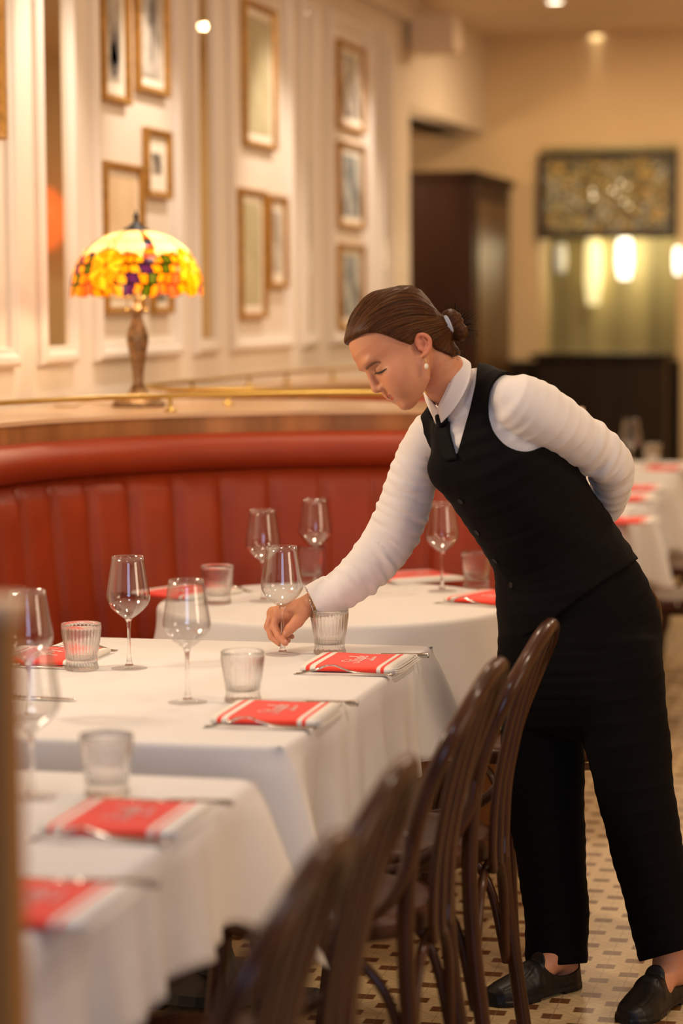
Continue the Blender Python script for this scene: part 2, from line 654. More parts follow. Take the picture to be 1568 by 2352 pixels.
M_PH1 = photo_mat('old_photo_print', (0.62, 0.54, 0.42), (0.09, 0.07, 0.06), 9)
M_PH2 = photo_mat('pale_photo_print', (0.58, 0.52, 0.42), (0.26, 0.22, 0.17), 6)
M_PH3 = photo_mat('dark_photo_print', (0.36, 0.30, 0.22), (0.03, 0.03, 0.035), 12)
M_PH4 = photo_mat('street_photo_print', (0.42, 0.42, 0.36), (0.05, 0.07, 0.08), 7)
M_DOC = photo_mat('tan_document', (0.80, 0.60, 0.36), (0.70, 0.50, 0.28), 5)
M_DOC2 = photo_mat('olive_document', (0.50, 0.44, 0.25), (0.42, 0.36, 0.19), 4)
M_FIG = mat('ink_grey', (0.13, 0.11, 0.10), 0.6, noise=(20, 0.4))


def picture(p0, p1, t0, t1, mount, pm, label, border=0.035, fig=None):
    a = WX(p0, t0, XW)
    b2 = WX(p0, t1, XW)
    y0, y1 = a.y, ywall(p1)
    z1, z0 = a.z, b2.z
    r = thing('framed_picture', label, 'picture', (XW, (y0 + y1) / 2, (z0 + z1) / 2), 0, 'gilt framed pictures on the cream wall')
    hy, hz = (y1 - y0) / 2, (z1 - z0) / 2
    bm = bmesh.new()
    frame_bm(bm, 0, -hy, hy, -hz, hz, [(0, 0), (0, 0.022), (0.006, 0.028), (0.016, 0.026), (0.026, 0.016), (0.026, 0.0)])
    mesh_obj('frame', bm, M_GOLD, r, smooth=False)
    iy, iz = hy - 0.025, hz - 0.025
    box('mount', (0.002, -iy, -iz), (0.008, iy, iz), M_MATBOARD, r)
    if mount > 0:
        jy, jz = iy - mount, iz - mount
    else:
        jy, jz = iy, iz
    box('print', (0.007, -jy, -jz), (0.0095, jy, jz), pm, r)
    if fig:
        bm = bmesh.new()
        for (fy, fz, fw, fh) in fig:
            vs = bmesh.ops.create_circle(bm, cap_ends=True, segments=20, radius=1.0)['verts']
            for v in vs:
                v.co = Vector((0.0102, fy * jy + v.co.x * fw * jy, fz * jz + v.co.y * fh * jz))
        mesh_obj('printed_figure', bm, M_FIG, r, smooth=False)
    return r


picture(-75, 6, -160, 310, 0.04, M_DOC, 'gilt framed picture cut by the left edge, only its right side showing')
picture(222, 295, -70, 228, 0.045, M_PH2, 'framed old photo of a standing group, upper left beside the mirror strip',
        fig=[(0, -0.55, 0.7, 0.35), (-0.35, -0.2, 0.25, 0.35), (0.15, 0.0, 0.2, 0.45), (0.5, -0.2, 0.2, 0.4), (-0.1, -0.35, 0.5, 0.3)])
picture(303, 384, -110, 207, 0.03, M_PH2, 'framed pale street photo at the top, right of the standing-group photo',
        fig=[(0.05, -0.1, 0.12, 0.6), (0.1, 0.3, 0.25, 0.3)])
picture(325, 386, 291, 452, 0.06, M_PH3, 'small gilt framed dark photo in a wide white mount, above the lamp')
picture(229, 322, 368, 722, 0.02, M_DOC, 'large framed tan document half hidden behind the lampshade')
picture(340, 386, 548, 722, 0.02, M_PH3, 'small framed dark photo behind the lamp stem, right of the tan document')
picture(551, 629, -6, 332, 0.03, M_DOC2, 'tall framed olive document, highest on the panel right of the lamp')
picture(542, 603, 430, 733, 0.03, M_DOC2, 'framed olive document below the tall one, left of the narrow photo')
picture(610, 652, 446, 662, 0.04, M_PH2, 'narrow framed photo hanging close beside the lower olive document')
picture(769, 833, 87, 292, 0.03, M_PH1, 'topmost framed photo of the stack of three at the far end')
picture(771, 831, 321, 522, 0.03, M_PH4, 'middle framed photo of the stack of three, bluish grey print')
picture(772, 829, 557, 757, 0.03, M_PH4, 'lowest framed photo of the stack of three, above the waitress')

# ---- white loudspeaker up on the long wall, its cable
p = WX(940, 80, XW)
sp = thing('wall_speaker', 'small cream box loudspeaker high on the wall by the ceiling', 'speaker', (XW, p.y, p.z))
box('cabinet', (0.02, -0.11, -0.10), (0.26, 0.11, 0.10), M_WHITEPL, sp, 0.015)
box('bracket', (0.0, -0.03, -0.03), (0.03, 0.03, 0.03), M_WHITEPL, sp)
tube('cable', [(0.10, 0, 0.10), (0.09, 0.0, 0.18), (0.11, 0.01, 0.27), (0.12, 0, ZC - p.z)], 0.008, M_WHITEPL, sp)

# ---- recessed ceiling lamps in view
M_LAMPON = mat('lamp_lens_lit', (1, 0.9, 0.7), 0.5, emit=((1.0, 0.88, 0.66), 14))
M_LAMPRIM = mat('lamp_rim', (0.8, 0.72, 0.6), 0.4)
for (px, py, lab) in ((1370, 81, 'lit recessed ceiling lamp nearest the stained glass'), (1274, 2, 'lit recessed ceiling lamp cut by the top edge of the photo')):
    q = G(px, py, ZC)
    r = thing('recessed_lamp', lab, 'ceiling lamp', (q.x, q.y, ZC), 0, 'recessed ceiling lamps in view')
    bm = bmesh.new()
    add_lathe(bm, [(0.062, 0.0), (0.062, -0.008), (0.045, -0.008), (0.045, 0.0)], 32)
    mesh_obj('rim', bm, M_LAMPRIM, r)
    bm = bmesh.new()
    add_lathe(bm, [(0.0, -0.004), (0.045, -0.004)], 32)
    mesh_obj('lens', bm, M_LAMPON, r)
    light('recessed_lamp_light', 'SPOT', (q.x, q.y, ZC - 0.03), 14, WARM2, (q.x, q.y - 0.4, 0), spot_size=math.radians(46), spot_blend=0.6, shadow_soft_size=0.05)

# ---- dark wood porch with its door in the alcove
c1 = WX(1087, 600, -2.55)
porch = thing('wooden_porch', 'dark wood entrance porch standing in the alcove behind her head', 'porch', (-2.55, c1.y, 0))
zt = WX(1087, 408, -2.55).z
box('body', (-1.4, 0.0, 0), (0.0, YB - c1.y - 0.02, zt), M_DARKWOOD, porch, 0.01)
box('side_panel', (0.0, 0.10, 0.15), (0.012, YB - c1.y - 0.12, zt - 0.12), mat('brown_side_wood', (0.10, 0.050, 0.016), 0.4, noise=(5, 0.3, (1, 1, 0.1))), porch, 0.004)
box('cornice', (-1.43, -0.03, zt), (0.03, YB - c1.y - 0.02, zt + 0.04), M_DARKWOOD, porch, 0.01)
box('glazed_panel', (-0.52, -0.012, 0.9), (-0.40, 0.0, 1.88), mat('dim_glass_pane', (0.28, 0.20, 0.10), 0.2), porch)
box('poster', (-0.50, -0.012, 1.93), (-0.37, 0.0, 2.15), mat('blue_poster', (0.06, 0.14, 0.22), 0.4), porch)

# ---- hanging stained glass panel
M_LEAD = mat('dark_lead', (0.035, 0.028, 0.022), 0.5)


def stained_mat():
    m = bpy.data.materials.new('stained_glass_mosaic')
    m.use_nodes = True
    n, l = nodes_of(m)
    b = n['Principled BSDF']
    tc = n.new('ShaderNodeTexCoord')
    v = n.new('ShaderNodeTexVoronoi')
    v.inputs['Scale'].default_value = 22
    l.new(tc.outputs['Object'], v.inputs['Vector'])
    v2 = n.new('ShaderNodeTexVoronoi')
    v2.feature = 'DISTANCE_TO_EDGE'
    v2.inputs['Scale'].default_value = 22
    l.new(tc.outputs['Object'], v2.inputs['Vector'])
    r = n.new('ShaderNodeValToRGB')
    e = r.color_ramp.elements
    e[0].color = (0.20, 0.13, 0.03, 1)
    e[1].color = (0.42, 0.36, 0.22, 1)
    for pos, c in ((0.25, (0.36, 0.28, 0.10)), (0.45, (0.16, 0.14, 0.06)), (0.62, (0.50, 0.30, 0.06)), (0.8, (0.30, 0.27, 0.16))):
        q = e.new(pos)
        q.color = (*c, 1)
    sp = n.new('ShaderNodeSeparateColor')
    l.new(v.outputs['Color'], sp.inputs[0])
    l.new(sp.outputs[0], r.inputs['Fac'])
    lt = n.new('ShaderNodeMath')
    lt.operation = 'LESS_THAN'
    lt.inputs[1].default_value = 0.06
    l.new(v2.outputs['Distance'], lt.inputs[0])
    mx = n.new('ShaderNodeMix')
    mx.data_type = 'RGBA'
    l.new(lt.outputs[0], mx.inputs['Factor'])
    l.new(r.outputs['Color'], mx.inputs[6])
    mx.inputs[7].default_value = (0.03, 0.025, 0.02, 1)
    l.new(mx.outputs[2], b.inputs['Base Color'])
    l.new(mx.outputs[2], b.inputs['Emission Color'])
    b.inputs['Emission Strength'].default_value = 0.35
    b.inputs['Roughness'].default_value = 0.12
    return m


YS = YB - 0.04
A, B2 = WY(1236, 352, YS), WY(1554, 546, YS)
sg = thing('stained_glass_panel', 'framed stained glass panel hanging below the far beam', 'stained glass', ((A.x + B2.x) / 2, YS, (A.z + B2.z) / 2))
hx, hz = (B2.x - A.x) / 2, (A.z - B2.z) / 2
bm = bmesh.new()
for (cx, cz, sx, sz) in ((0, hz - 0.02, 2 * hx, 0.04), (0, -hz + 0.02, 2 * hx, 0.04), (-hx + 0.02, 0, 0.04, 2 * hz - 0.08), (hx - 0.02, 0, 0.04, 2 * hz - 0.08)):
    add_box(bm, (cx, 0, cz), (sx, 0.05, sz), 0.006)
mesh_obj('frame', bm, M_LEAD, sg, smooth=False)
box('glass', (-hx + 0.035, -0.008, -hz + 0.035), (hx - 0.035, 0.008, hz - 0.035), stained_mat(), sg)
bm = bmesh.new()
for k in range(2):
    xx = (-1 if k == 0 else 1) * (hx - 0.06)
    add_box(bm, (xx, 0, 0), (0.008, 0.022, 2 * hz - 0.08))
for k in range(2):
    zz = (-1 if k == 0 else 1) * (hz - 0.06)
    add_box(bm, (0, 0, zz), (2 * hx - 0.08, 0.022, 0.008))
mesh_obj('border_came', bm, M_LEAD, sg, smooth=False)
M_JEWEL = mat('glass_jewel', (0.8, 0.6, 0.3), 0.05, emit=((1.0, 0.85, 0.55), 2.2))
for (px, py, rr) in ((1362, 452, 14), (1360, 438, 11), (1405, 437, 11), (1425, 420, 11), (1416, 445, 10), (1432, 463, 10), (1444, 474, 9), (1441, 428, 9)):
    q = WY(px, py, YS - 0.01)
    bm = bmesh.new()
    bmesh.ops.create_uvsphere(bm, u_segments=14, v_segments=8, radius=rr * 0.0009)
    mesh_obj('jewel', bm, M_JEWEL, sg, loc=(q.x - sg.location.x, -0.01, q.z - sg.location.z))

# ---- sconces behind and beside the opening
M_SHADE_Y = mat('lit_yellow_shade', (1, 0.85, 0.5), 0.5, emit=((1.0, 0.80, 0.36), 1.5))
M_SHADE_W = mat('lit_white_shade', (1, 0.95, 0.85), 0.5, emit=((1.0, 0.90, 0.68), 5.0))


def sconce(px, y, p0, p1, wpx, m, label):
    q0, q1 = WY(px, p0, y), WY(px, p1, y)
    h = q0.z - q1.z
    w = (WY(px + wpx / 2, p0, y).x - WY(px - wpx / 2, p0, y).x) / 2
    r = thing('wall_sconce', label, 'lamp', (q0.x, y, q1.z), 0, 'lit sconces at the far wall')
    bm = bmesh.new()
    add_lathe(bm, [(0, 0), (w * 0.7, 0.0), (w, h * 0.35), (w * 0.95, h * 0.8), (w * 0.7, h), (0, h)], 24)
    mesh_obj('shade', bm, m, r)
    bm = bmesh.new()
    add_box(bm, (0, w * 0.9 + 0.02, h * 0.3), (0.03, 0.05, 0.08), 0.005)
    mesh_obj('arm', bm, M_BRASS, r, smooth=False)
    return r


sconce(1362, YB + 0.82, 540, 700, 40, M_SHADE_Y, 'tall yellow glowing sconce below the middle of the stained glass')
sconce(1434, YB + 0.82, 546, 640, 36, M_SHADE_W, 'bright white sconce below the right half of the stained glass')
sconce(1556, YB - 0.04, 568, 630, 18, M_SHADE_W, 'bright oval sconce on the right-hand column')
sconce(1288, YB + 0.82, 560, 626, 26, mat('dim_shade', (0.8, 0.75, 0.6), 0.5, emit=((1.0, 0.88, 0.62), 0.55)), 'dim pale sconce at the left below the stained glass')
light('sconce_glow', 'POINT', (xo0 + 0.5, YB + 0.55, 1.9), 10, (1.0, 0.85, 0.5), shadow_soft_size=0.15)

# ---- red lantern out of sight to the right: shows in the mirror strip
ln = thing('red_lantern', 'red glowing lantern mirrored in the narrow strip left of the lamp', 'lantern', (0.12, 14.45, 2.07))
bm = bmesh.new()
add_lathe(bm, [(0, -0.20), (0.09, -0.19), (0.17, -0.1), (0.19, 0), (0.17, 0.1), (0.09, 0.19), (0, 0.2)], 28)
mesh_obj('globe', bm, mat('red_lantern_glass', (0.85, 0.16, 0.04), 0.2, emit=((1.0, 0.2, 0.05), 1.4)), ln)
tube('cord', [(0, 0, 0.2), (0, 0, 0.6), (0, 0, ZC - 2.07)], 0.006, M_BLACK, ln)
# ================================================================ RED LEATHER BOOTHS
ZL = 1.213          # ledge top
C1 = (-1.375, 5.81)
C2 = (-1.375, 8.60)


def channel_ring_bm(c, a0, a1, z0, z1, R, seam, step=5):
    """upholstered back of vertical channels: bulges towards the diners between seams"""
    bm = bmesh.new()
    n = int(round((a1 - a0) / seam)) * 10
    zs = [z0 + (z1 - z0) * k / 10 for k in range(11)]
    rings = []
    for k in range(n + 1):
        a = a0 + (a1 - a0) * k / n
        ph = (k % 10) / 10.0
        bul = 0.024 * (1 - (abs(ph - 0.5) * 2) ** 5)
        ring = []
        for j, z in enumerate(zs):
            t = j / 10
            edge = min(1, min(t, 1 - t) * 9) ** 0.5
            rr = R - bul * edge - 0.012 - 0.06 * (1 - t) ** 1.5
            ar = math.radians(a)
            ring.append(bm.verts.new((c[0] + rr * math.cos(ar), c[1] + rr * math.sin(ar), z)))
        ar = math.radians(a)
        ring.append(bm.verts.new((c[0] + (R + 0.03) * math.cos(ar), c[1] + (R + 0.03) * math.sin(ar), z1)))
        ring.append(bm.verts.new((c[0] + (R + 0.03) * math.cos(ar), c[1] + (R + 0.03) * math.sin(ar), z0)))
        rings.append(ring)
    P = len(rings[0])
    for A_, B_ in zip(rings[:-1], rings[1:]):
        for j in range(P):
            bm.faces.new((A_[j], A_[(j + 1) % P], B_[(j + 1) % P], B_[j]))
    bm.faces.new(rings[0])
    bm.faces.new(rings[-1][::-1])
    return bm


def booth(c, a0, a1, label, ledge_poly):
    r = thing('curved_booth', label, 'banquette', (0, 0, 0), 0)
    SEAM = 8.75
    n = round((a1 - a0) / SEAM)
    a1 = a0 + n * SEAM
    o = mesh_obj('backrest', channel_ring_bm(c, a0, a1, 0.46, 1.054, 1.0, SEAM), M_LEATHER, r)
    # top roll with faint panel seams
    bm = bmesh.new()
    prof = [(0.992 + 0.058 * math.cos(t), 1.102 + 0.052 * math.sin(t)) for t in [2 * PI * k / 20 for k in range(20)]]
    add_arc_sweep(bm, c, a0, a1, 80, prof)
    mesh_obj('top_roll', bm, M_LEATHER, r)
    bm = bmesh.new()
    add_arc_sweep(bm, c, a0, a1, 80, [(1.000, 1.12), (1.000, ZL - 0.006), (1.03, ZL - 0.006), (1.03, 1.12)])
    sharp(mesh_obj('fascia', bm, M_WALNUT, r))
    bm = bmesh.new()
    add_arc_sweep(bm, c, a0, a1, 80, [(0.62, 0.40), (0.60, 0.42), (0.60, 0.455), (0.63, 0.475), (0.95, 0.47), (1.0, 0.46), (1.0, 0.40)])
    sharp(mesh_obj('seat', bm, M_LEATHER, r), 50)
    bm = bmesh.new()
    add_arc_sweep(bm, c, a0, a1, 80, [(0.66, 0.0), (0.66, 0.40), (1.02, 0.40), (1.02, 0.0)])
    sharp(mesh_obj('plinth', bm, M_WALNUT, r))
    # ledge: solid shelf from the arc back to the wall
    bm = bmesh.new()
    poly = arc_pts(c, 0.996, a0, a1, 60) + ledge_poly
    add_prism(bm, poly, ZL - 0.012, ZL)
    mesh_obj('ledge', bm, M_LEDGE, r, smooth=False)
    bm = bmesh.new()
    poly = arc_pts(c, 1.03, a0, a1, 60) + [(x, y) for x, y in ledge_poly]
    add_prism(bm, poly, 0.0, ZL - 0.013)
    mesh_obj('carcass', bm, M_WALNUT, r, smooth=False)
    return r


A1END = 66 + 8.75 * 16
booth(C1, 66, A1END, 'red leather round booth with channel-stitched back and oak ledge, behind the near tables',
      [(XW + 0.03, C1[1] - 0.60), (XW + 0.03, 7.62), (-1.9, 7.50), (-0.99, 7.0)])
booth(C2, 122, 122 + 8.75 * 9, 'farther red leather booth glimpsed behind the ledge beside her face',
      [(XW + 0.03, C2[1] - 0.34), (XW + 0.03, 10.2), (-1.95, 10.1)])


def rail(pts, posts, label, z=1.258):
    r = thing('brass_rail', label, 'rail', (pts[0][0], pts[0][1], ZL), 0)
    o = Vector((pts[0][0], pts[0][1], ZL))
    P = [Vector((x, y, z)) - o for x, y in pts]
    bm = bmesh.new()
    add_tube(bm, P, 0.0075, 10)
    mesh_obj('bar', bm, M_BRASS, r)
    for (x, y) in posts:
        bm = bmesh.new()
        add_lathe(bm, [(0, 0), (0.020, 0), (0.020, 0.004), (0.007, 0.008), (0.006, z - ZL - 0.012), (0.010, z - ZL - 0.006), (0, z - ZL)], 16)
        mesh_obj('post', bm, M_BRASS, r, loc=(x - o.x, y - o.y, 0))
    return r


ra = arc_pts(C1, 1.10, 200, 82, 60)
rail(ra, [ra[4], ra[int(60 * (200 - 131.5) / 118)], ra[56]], 'brass gallery rail on the ledge of the near booth, passing before the lamp')
rb = [(v.x, v.y) for v in catmull([(-1.22, 7.02), (-1.6, 7.06), (-2.05, 7.10), (-2.36, 7.22), (-2.50, 7.55), (-2.47, 8.1), (-2.46, 8.6), (-2.42, 9.2), (-2.28, 9.75), (-2.0, 10.0)], 8)]
q = G(508, 940, ZL)
rail(rb, [(-2.10, 7.108), (-1.45, 7.045), rb[40 - 2], rb[48], rb[54], rb[60], rb[66]], 'brass gallery rail of the farther booth, bent round beside the lamp')

# ================================================================ LEADED GLASS TABLE LAMP
lp = G(318, 934, ZL)
lamp = thing('leaded_glass_lamp', 'bronze table lamp with a scalloped yellow leaded glass shade on the ledge', 'lamp', (lp.x, lp.y, ZL), 0.3)
lamp.scale = (0.975, 0.975, 0.975)
LH = 0.59
bm = bmesh.new()
add_lathe(bm, [(0, 0), (0.082, 0), (0.085, 0.006), (0.078, 0.016), (0.058, 0.028), (0.036, 0.040), (0.026, 0.050), (0.026, 0.056), (0, 0.056)], 40)
mesh_obj('foot', bm, M_BRONZE, lamp)
bm = bmesh.new()
add_lathe(bm, [(0, 0.054), (0.024, 0.056), (0.016, 0.075), (0.018, 0.11), (0.026, 0.16), (0.0335, 0.20), (0.034, 0.222), (0.026, 0.245), (0.017, 0.268), (0.015, 0.285), (0.022, 0.292), (0.024, 0.300), (0.014, 0.308), (0.010, 0.33), (0.007, 0.345), (0.007, 0.56), (0, 0.56)], 36)
mesh_obj('stem', bm, M_BRONZE, lamp)
for k in range(3):
    a = k * 2.1 + 0.6
    bm = bmesh.new()
    add_tube(bm, catmull([(0.012 * math.cos(a), 0.012 * math.sin(a), 0.33), (0.03 * math.cos(a), 0.03 * math.sin(a), 0.34), (0.034 * math.cos(a), 0.034 * math.sin(a), 0.325), (0.034 * math.cos(a), 0.034 * math.sin(a), 0.302)], 6), 0.002, 6)
    bmesh.ops.create_uvsphere(bm, u_segments=10, v_segments=6, radius=0.006, matrix=Matrix.Translation((0.034 * math.cos(a), 0.034 * math.sin(a), 0.297)))
    mesh_obj('pull_chain', bm, M_BRASS, lamp)


def shade_color(th, t):
    """leaded glass design: th angle, t 0 at the crown .. 1 at the scalloped rim. returns colour and lead flag"""
    creamA = (1.0, 0.90, 0.66)
    yel = (0.95, 0.55, 0.02)
    amber = (0.85, 0.30, 0.02)
    purple = (0.16, 0.05, 0.30)
    green = (0.12, 0.22, 0.02)
    pink = (0.75, 0.25, 0.16)
    th = th + 0.05 * math.sin(t * 14 + 5 * th) * t
    F = 4
    cell = 2 * PI / F
    u = ((th + 1.29) % cell) / cell            # 0..1 within one repeat
    # sunflower
    fx, fy = (u - 0.5) * cell * 0.9, (t - 0.70) * 1.1
    d = math.hypot(fx, fy)
    an = math.atan2(fy, fx)
    if d < 0.28:
        if d < 0.045:
            return amber
        k = (an / (2 * PI) * 16) % 1
        if k < 0.09 or d > 0.268:
            return (0.30, 0.13, 0.01)
        return yel if int(an / (2 * PI) * 16) % 3 else (1.0, 0.72, 0.12)
    # ribbon of coloured beads between the cream fields
    v = abs(((u + 0.5) % 1) - 0.5)
    if v < 0.05 + 0.05 * t and t < 0.62:
        k = (t * 15) % 1
        if k < 0.15 or v > 0.04 + 0.045 * t:
            return (0.05, 0.03, 0.02)
        return (purple, amber, yel, pink, green)[int(t * 15) % 5]
    if t < 0.56 + 0.05 * math.cos(u * 4 * PI):
        a = (th * 26 / (2 * PI) * 2) % 1
        b = ((t * 13) + 0.5 * (int(th * 52 / (2 * PI)) % 2)) % 1
        if b < 0.12:
            return (0.70, 0.48, 0.18)
        if abs(u - 0.5) < 0.028 + 0.03 * t and t > 0.1:
            return (1.0, 0.88, 0.62)
        if abs(abs(u - 0.5) - 0.042 - 0.03 * t) < 0.012:
            return (0.25, 0.16, 0.02)
        return creamA
    # dense flower border
    k1 = int(th * 42 / (2 * PI) * 1.0 + (int(t * 9) % 2) * 0.5)
    fr = (th * 42 / (2 * PI) + (int(t * 9) % 2) * 0.5) % 1
    f2 = (t * 9) % 1
    if fr < 0.2 or f2 < 0.2:
        return (0.05, 0.03, 0.01)
    h = (k1 * 73 + int(t * 9) * 37) % 9
    return (yel, (0.95, 0.62, 0.08), (0.30, 0.10, 0.30), yel, (0.30, 0.34, 0.03), yel, (0.9, 0.42, 0.04), (0.8, 0.36, 0.16), yel)[h]


bm = bmesh.new()
cl = bm.loops.layers.color.new('glass')
NT, NR = 240, 56
rows = []
for j in range(NR + 1):
    t = j / NR
    ph = 0.20 + t * (PI / 2 - 0.20)
    row = []
    for k in range(NT):
        th = 2 * PI * k / NT
        R = 0.205 * math.sin(ph) ** 0.92
        z = 0.352 + 0.192 * math.cos(ph) ** 0.95
        sc = max(0, (t - 0.82) / 0.18)
        z -= sc * 0.014 * abs(math.sin(th * 8))
        row.append(bm.verts.new((R * math.cos(th), R * math.sin(th), z)))
    rows.append(row)
for j in range(NR):
    for k in range(NT):
        f = bm.faces.new((rows[j][k], rows[j][(k + 1) % NT], rows[j + 1][(k + 1) % NT], rows[j + 1][k]))
        c = shade_color(2 * PI * (k + 0.5) / NT, (j + 0.5) / NR)
        for lo in f.loops:
            lo[cl] = (*c, 1)
M_SHADE = bpy.data.materials.new('leaded_glass')
M_SHADE.use_nodes = True
n_, l_ = nodes_of(M_SHADE)
b_ = n_['Principled BSDF']
vc = n_.new('ShaderNodeVertexColor')
vc.layer_name = 'glass'
l_.new(vc.outputs['Color'], b_.inputs['Base Color'])
tl_ = n_.new('ShaderNodeBsdfTranslucent')
l_.new(vc.outputs['Color'], tl_.inputs['Color'])
mx_ = n_.new('ShaderNodeMixShader')
mx_.inputs['Fac'].default_value = 0.72
l_.new(b_.outputs['BSDF'], mx_.inputs[1])
l_.new(tl_.outputs['BSDF'], mx_.inputs[2])
l_.new(mx_.outputs['Shader'], n_['Material Output'].inputs['Surface'])
b_.inputs['Roughness'].default_value = 0.2
sh = mesh_obj('lamp_shade', bm, M_SHADE, lamp)
bm = bmesh.new()
add_lathe(bm, [(0.045, 0.538), (0.043, 0.545), (0.022, 0.556), (0.010, 0.566), (0.006, 0.575), (0.009, 0.585), (0.004, 0.594), (0.002, 0.604), (0, 0.606)], 24)
mesh_obj('finial_cap', bm, M_BLACK, lamp)
bm = bmesh.new()
bmesh.ops.create_uvsphere(bm, u_segments=16, v_segments=10, radius=0.022)
for (bx, by) in ((0.07, 0), (-0.07, 0.0)):
    b3 = bmesh.new()
    bmesh.ops.create_uvsphere(b3, u_segments=16, v_segments=10, radius=0.022)
    mesh_obj('bulb', b3, mat('bulb_lit', (1, 0.9, 0.7), 0.4, emit=((1, 0.82, 0.52), 14)), lamp, loc=(bx, by, 0.43))
bm.free()
for (bx, by) in ((0.07, 0), (-0.07, 0.0)):
    light('lamp_bulb_light', 'POINT', (lp.x + bx * 1.0, lp.y + by, ZL + 0.40), 3.6, (1.0, 0.82, 0.55), shadow_soft_size=0.03)
tube('power_cord', [(-0.06, -0.02, 0.004), (-0.12, -0.05, 0.012), (-0.16, -0.03, 0.016), (-0.20, 0.02, 0.003), (-0.26, 0.06, 0.003)], 0.0025, mat('pale_cord', (0.6, 0.45, 0.25), 0.5), lamp)
# ================================================================ TABLES AND CLOTHS
ZT = 0.752


def rect_cloth_mesh(lx, ly, drop, seed=0, waves=1.0, round_r=0.012, cf=0.36):
    """cloth over a rectangular board centred on the origin, top at z = 0"""
    rnd = random.Random(seed)
    hx, hy = lx / 2, ly / 2
    cr = 0.02
    per = []                       # (x, y, outward normal, distance to nearest corner)
    segs = [((hx, -hy), (hx, hy), (1, 0)), ((hx, hy), (-hx, hy), (0, 1)), ((-hx, hy), (-hx, -hy), (-1, 0)), ((-hx, -hy), (hx, -hy), (0, -1))]
    for si, (p, q, nrm) in enumerate(segs):
        L = math.hypot(q[0] - p[0], q[1] - p[1])
        N = max(24, int(L / 0.018))
        nn = segs[(si + 1) % 4][2]
        for k in range(N):
            s = k / N
            x = p[0] + (q[0] - p[0]) * s
            y = p[1] + (q[1] - p[1]) * s
            d0, d1 = s * L, (1 - s) * L
            if d0 < cr * 1.0 or d1 < cr * 1.0:
                x, y = x * (1 - 0.006), y * (1 - 0.006)
            pn = segs[(si - 1) % 4][2]
            per.append([x, y, nrm, d0, d1, pn, nn, si])
    P = len(per)
    ph = [rnd.random() * 6.28 for _ in range(12)]
    verts, faces = [], []
    rows = []
    # top rings
    for f in (0.5, 0.97):
        rows.append([(x * f, y * f, 0.0) for (x, y, *_r) in per])
    rr = round_r
    for k in range(4):
        a = k / 3 * PI / 2
        off = rr * math.sin(a)
        z = -rr * (1 - math.cos(a))
        rows.append([(x + nrm[0] * (off - rr) * 1.0 + 0, y + nrm[1] * (off - rr), z) for (x, y, nrm, *_r) in per])
    ND = 12
    for j in range(1, ND + 1):
        t = j / ND
        row = []
        for i, (x, y, nrm, d0, d1, pn, nn, si) in enumerate(per):
            dc = min(d0, d1)
            other = pn if d0 < d1 else nn
            c = math.exp(-(dc / 0.085) ** 2)
            c2 = math.exp(-((dc - 0.16) / 0.09) ** 2)
            s_abs = (x if nrm[0] == 0 else y)
            wv = (0.010 * math.sin(s_abs * 21 + ph[si]) + 0.007 * math.sin(s_abs * 37 + ph[si + 4]) + 0.004 * math.sin(s_abs * 61 + ph[si + 8])) * waves
            out = 0.004 + t * 0.016 + wv * t * (1 - 0.7 * c) + 0.085 * c * t ** 0.9 - 0.022 * c2 * t
            oth = 0.085 * c * t ** 0.9 - 0.02 * c2 * t * 0.4
            dz = drop * (1 + cf * c) * t + 0.004 * math.sin(s_abs * 17 + ph[si]) * t
            row.append((x + nrm[0] * out + other[0] * oth, y + nrm[1] * out + other[1] * oth, -rr - dz))
        rows.append(row)
    verts.append((0, 0, 0))
    for r in rows:
        verts.extend(r)
    for i in range(P):
        faces.append((0, 1 + i, 1 + (i + 1) % P))
    for j in range(len(rows) - 1):
        for i in range(P):
            a = 1 + j * P + i
            b = 1 + j * P + (i + 1) % P
            faces.append((a, a + P, b + P, b))
    return verts, faces


def round_cloth_mesh(R, drop, seed=0):
    rnd = random.Random(seed)
    P = 260
    ph = [rnd.random() * 6.28 for _ in range(4)]
    rows = []
    for f in (0.5, 0.96):
        rows.append([(R * f * math.cos(2 * PI * k / P), R * f * math.sin(2 * PI * k / P), 0) for k in range(P)])
    rr = 0.014
    for k in range(4):
        a = k / 3 * PI / 2
        r = R - rr + rr * math.sin(a)
        rows.append([(r * math.cos(2 * PI * i / P), r * math.sin(2 * PI * i / P), -rr * (1 - math.cos(a))) for i in range(P)])
    for j in range(1, 17):
        t = j / 16
        row = []
        for i in range(P):
            a = 2 * PI * i / P
            w = 0.5 * math.sin(9 * a + ph[0]) + 0.32 * math.sin(14 * a + ph[1]) + 0.2 * math.sin(5 * a + ph[2])
            r = R + 0.012 * t + 0.055 * t ** 1.2 * (0.55 + w)
            dz = drop * t * (1 + 0.14 * math.cos(4 * a + 0.6))
            # pressed storage creases
            dz_c = 0
            row.append((r * math.cos(a), r * math.sin(a), -rr - dz))
        rows.append(row)
    verts = [(0, 0, 0)]
    for r in rows:
        verts.extend(r)
    faces = [(0, 1 + i, 1 + (i + 1) % P) for i in range(P)]
    for j in range(len(rows) - 1):
        for i in range(P):
            a = 1 + j * P + i
            b = 1 + j * P + (i + 1) % P
            faces.append((a, a + P, b + P, b))
    return verts, faces


def cloth_obj(mesh, loc, label, group):
    o = mesh_obj('tablecloth', mesh, M_CLOTH, loc=loc)
    md = o.modifiers.new('thickness', 'SOLIDIFY')
    md.thickness = 0.0018
    md.offset = -1
    return tag(o, label, 'tablecloth', group)


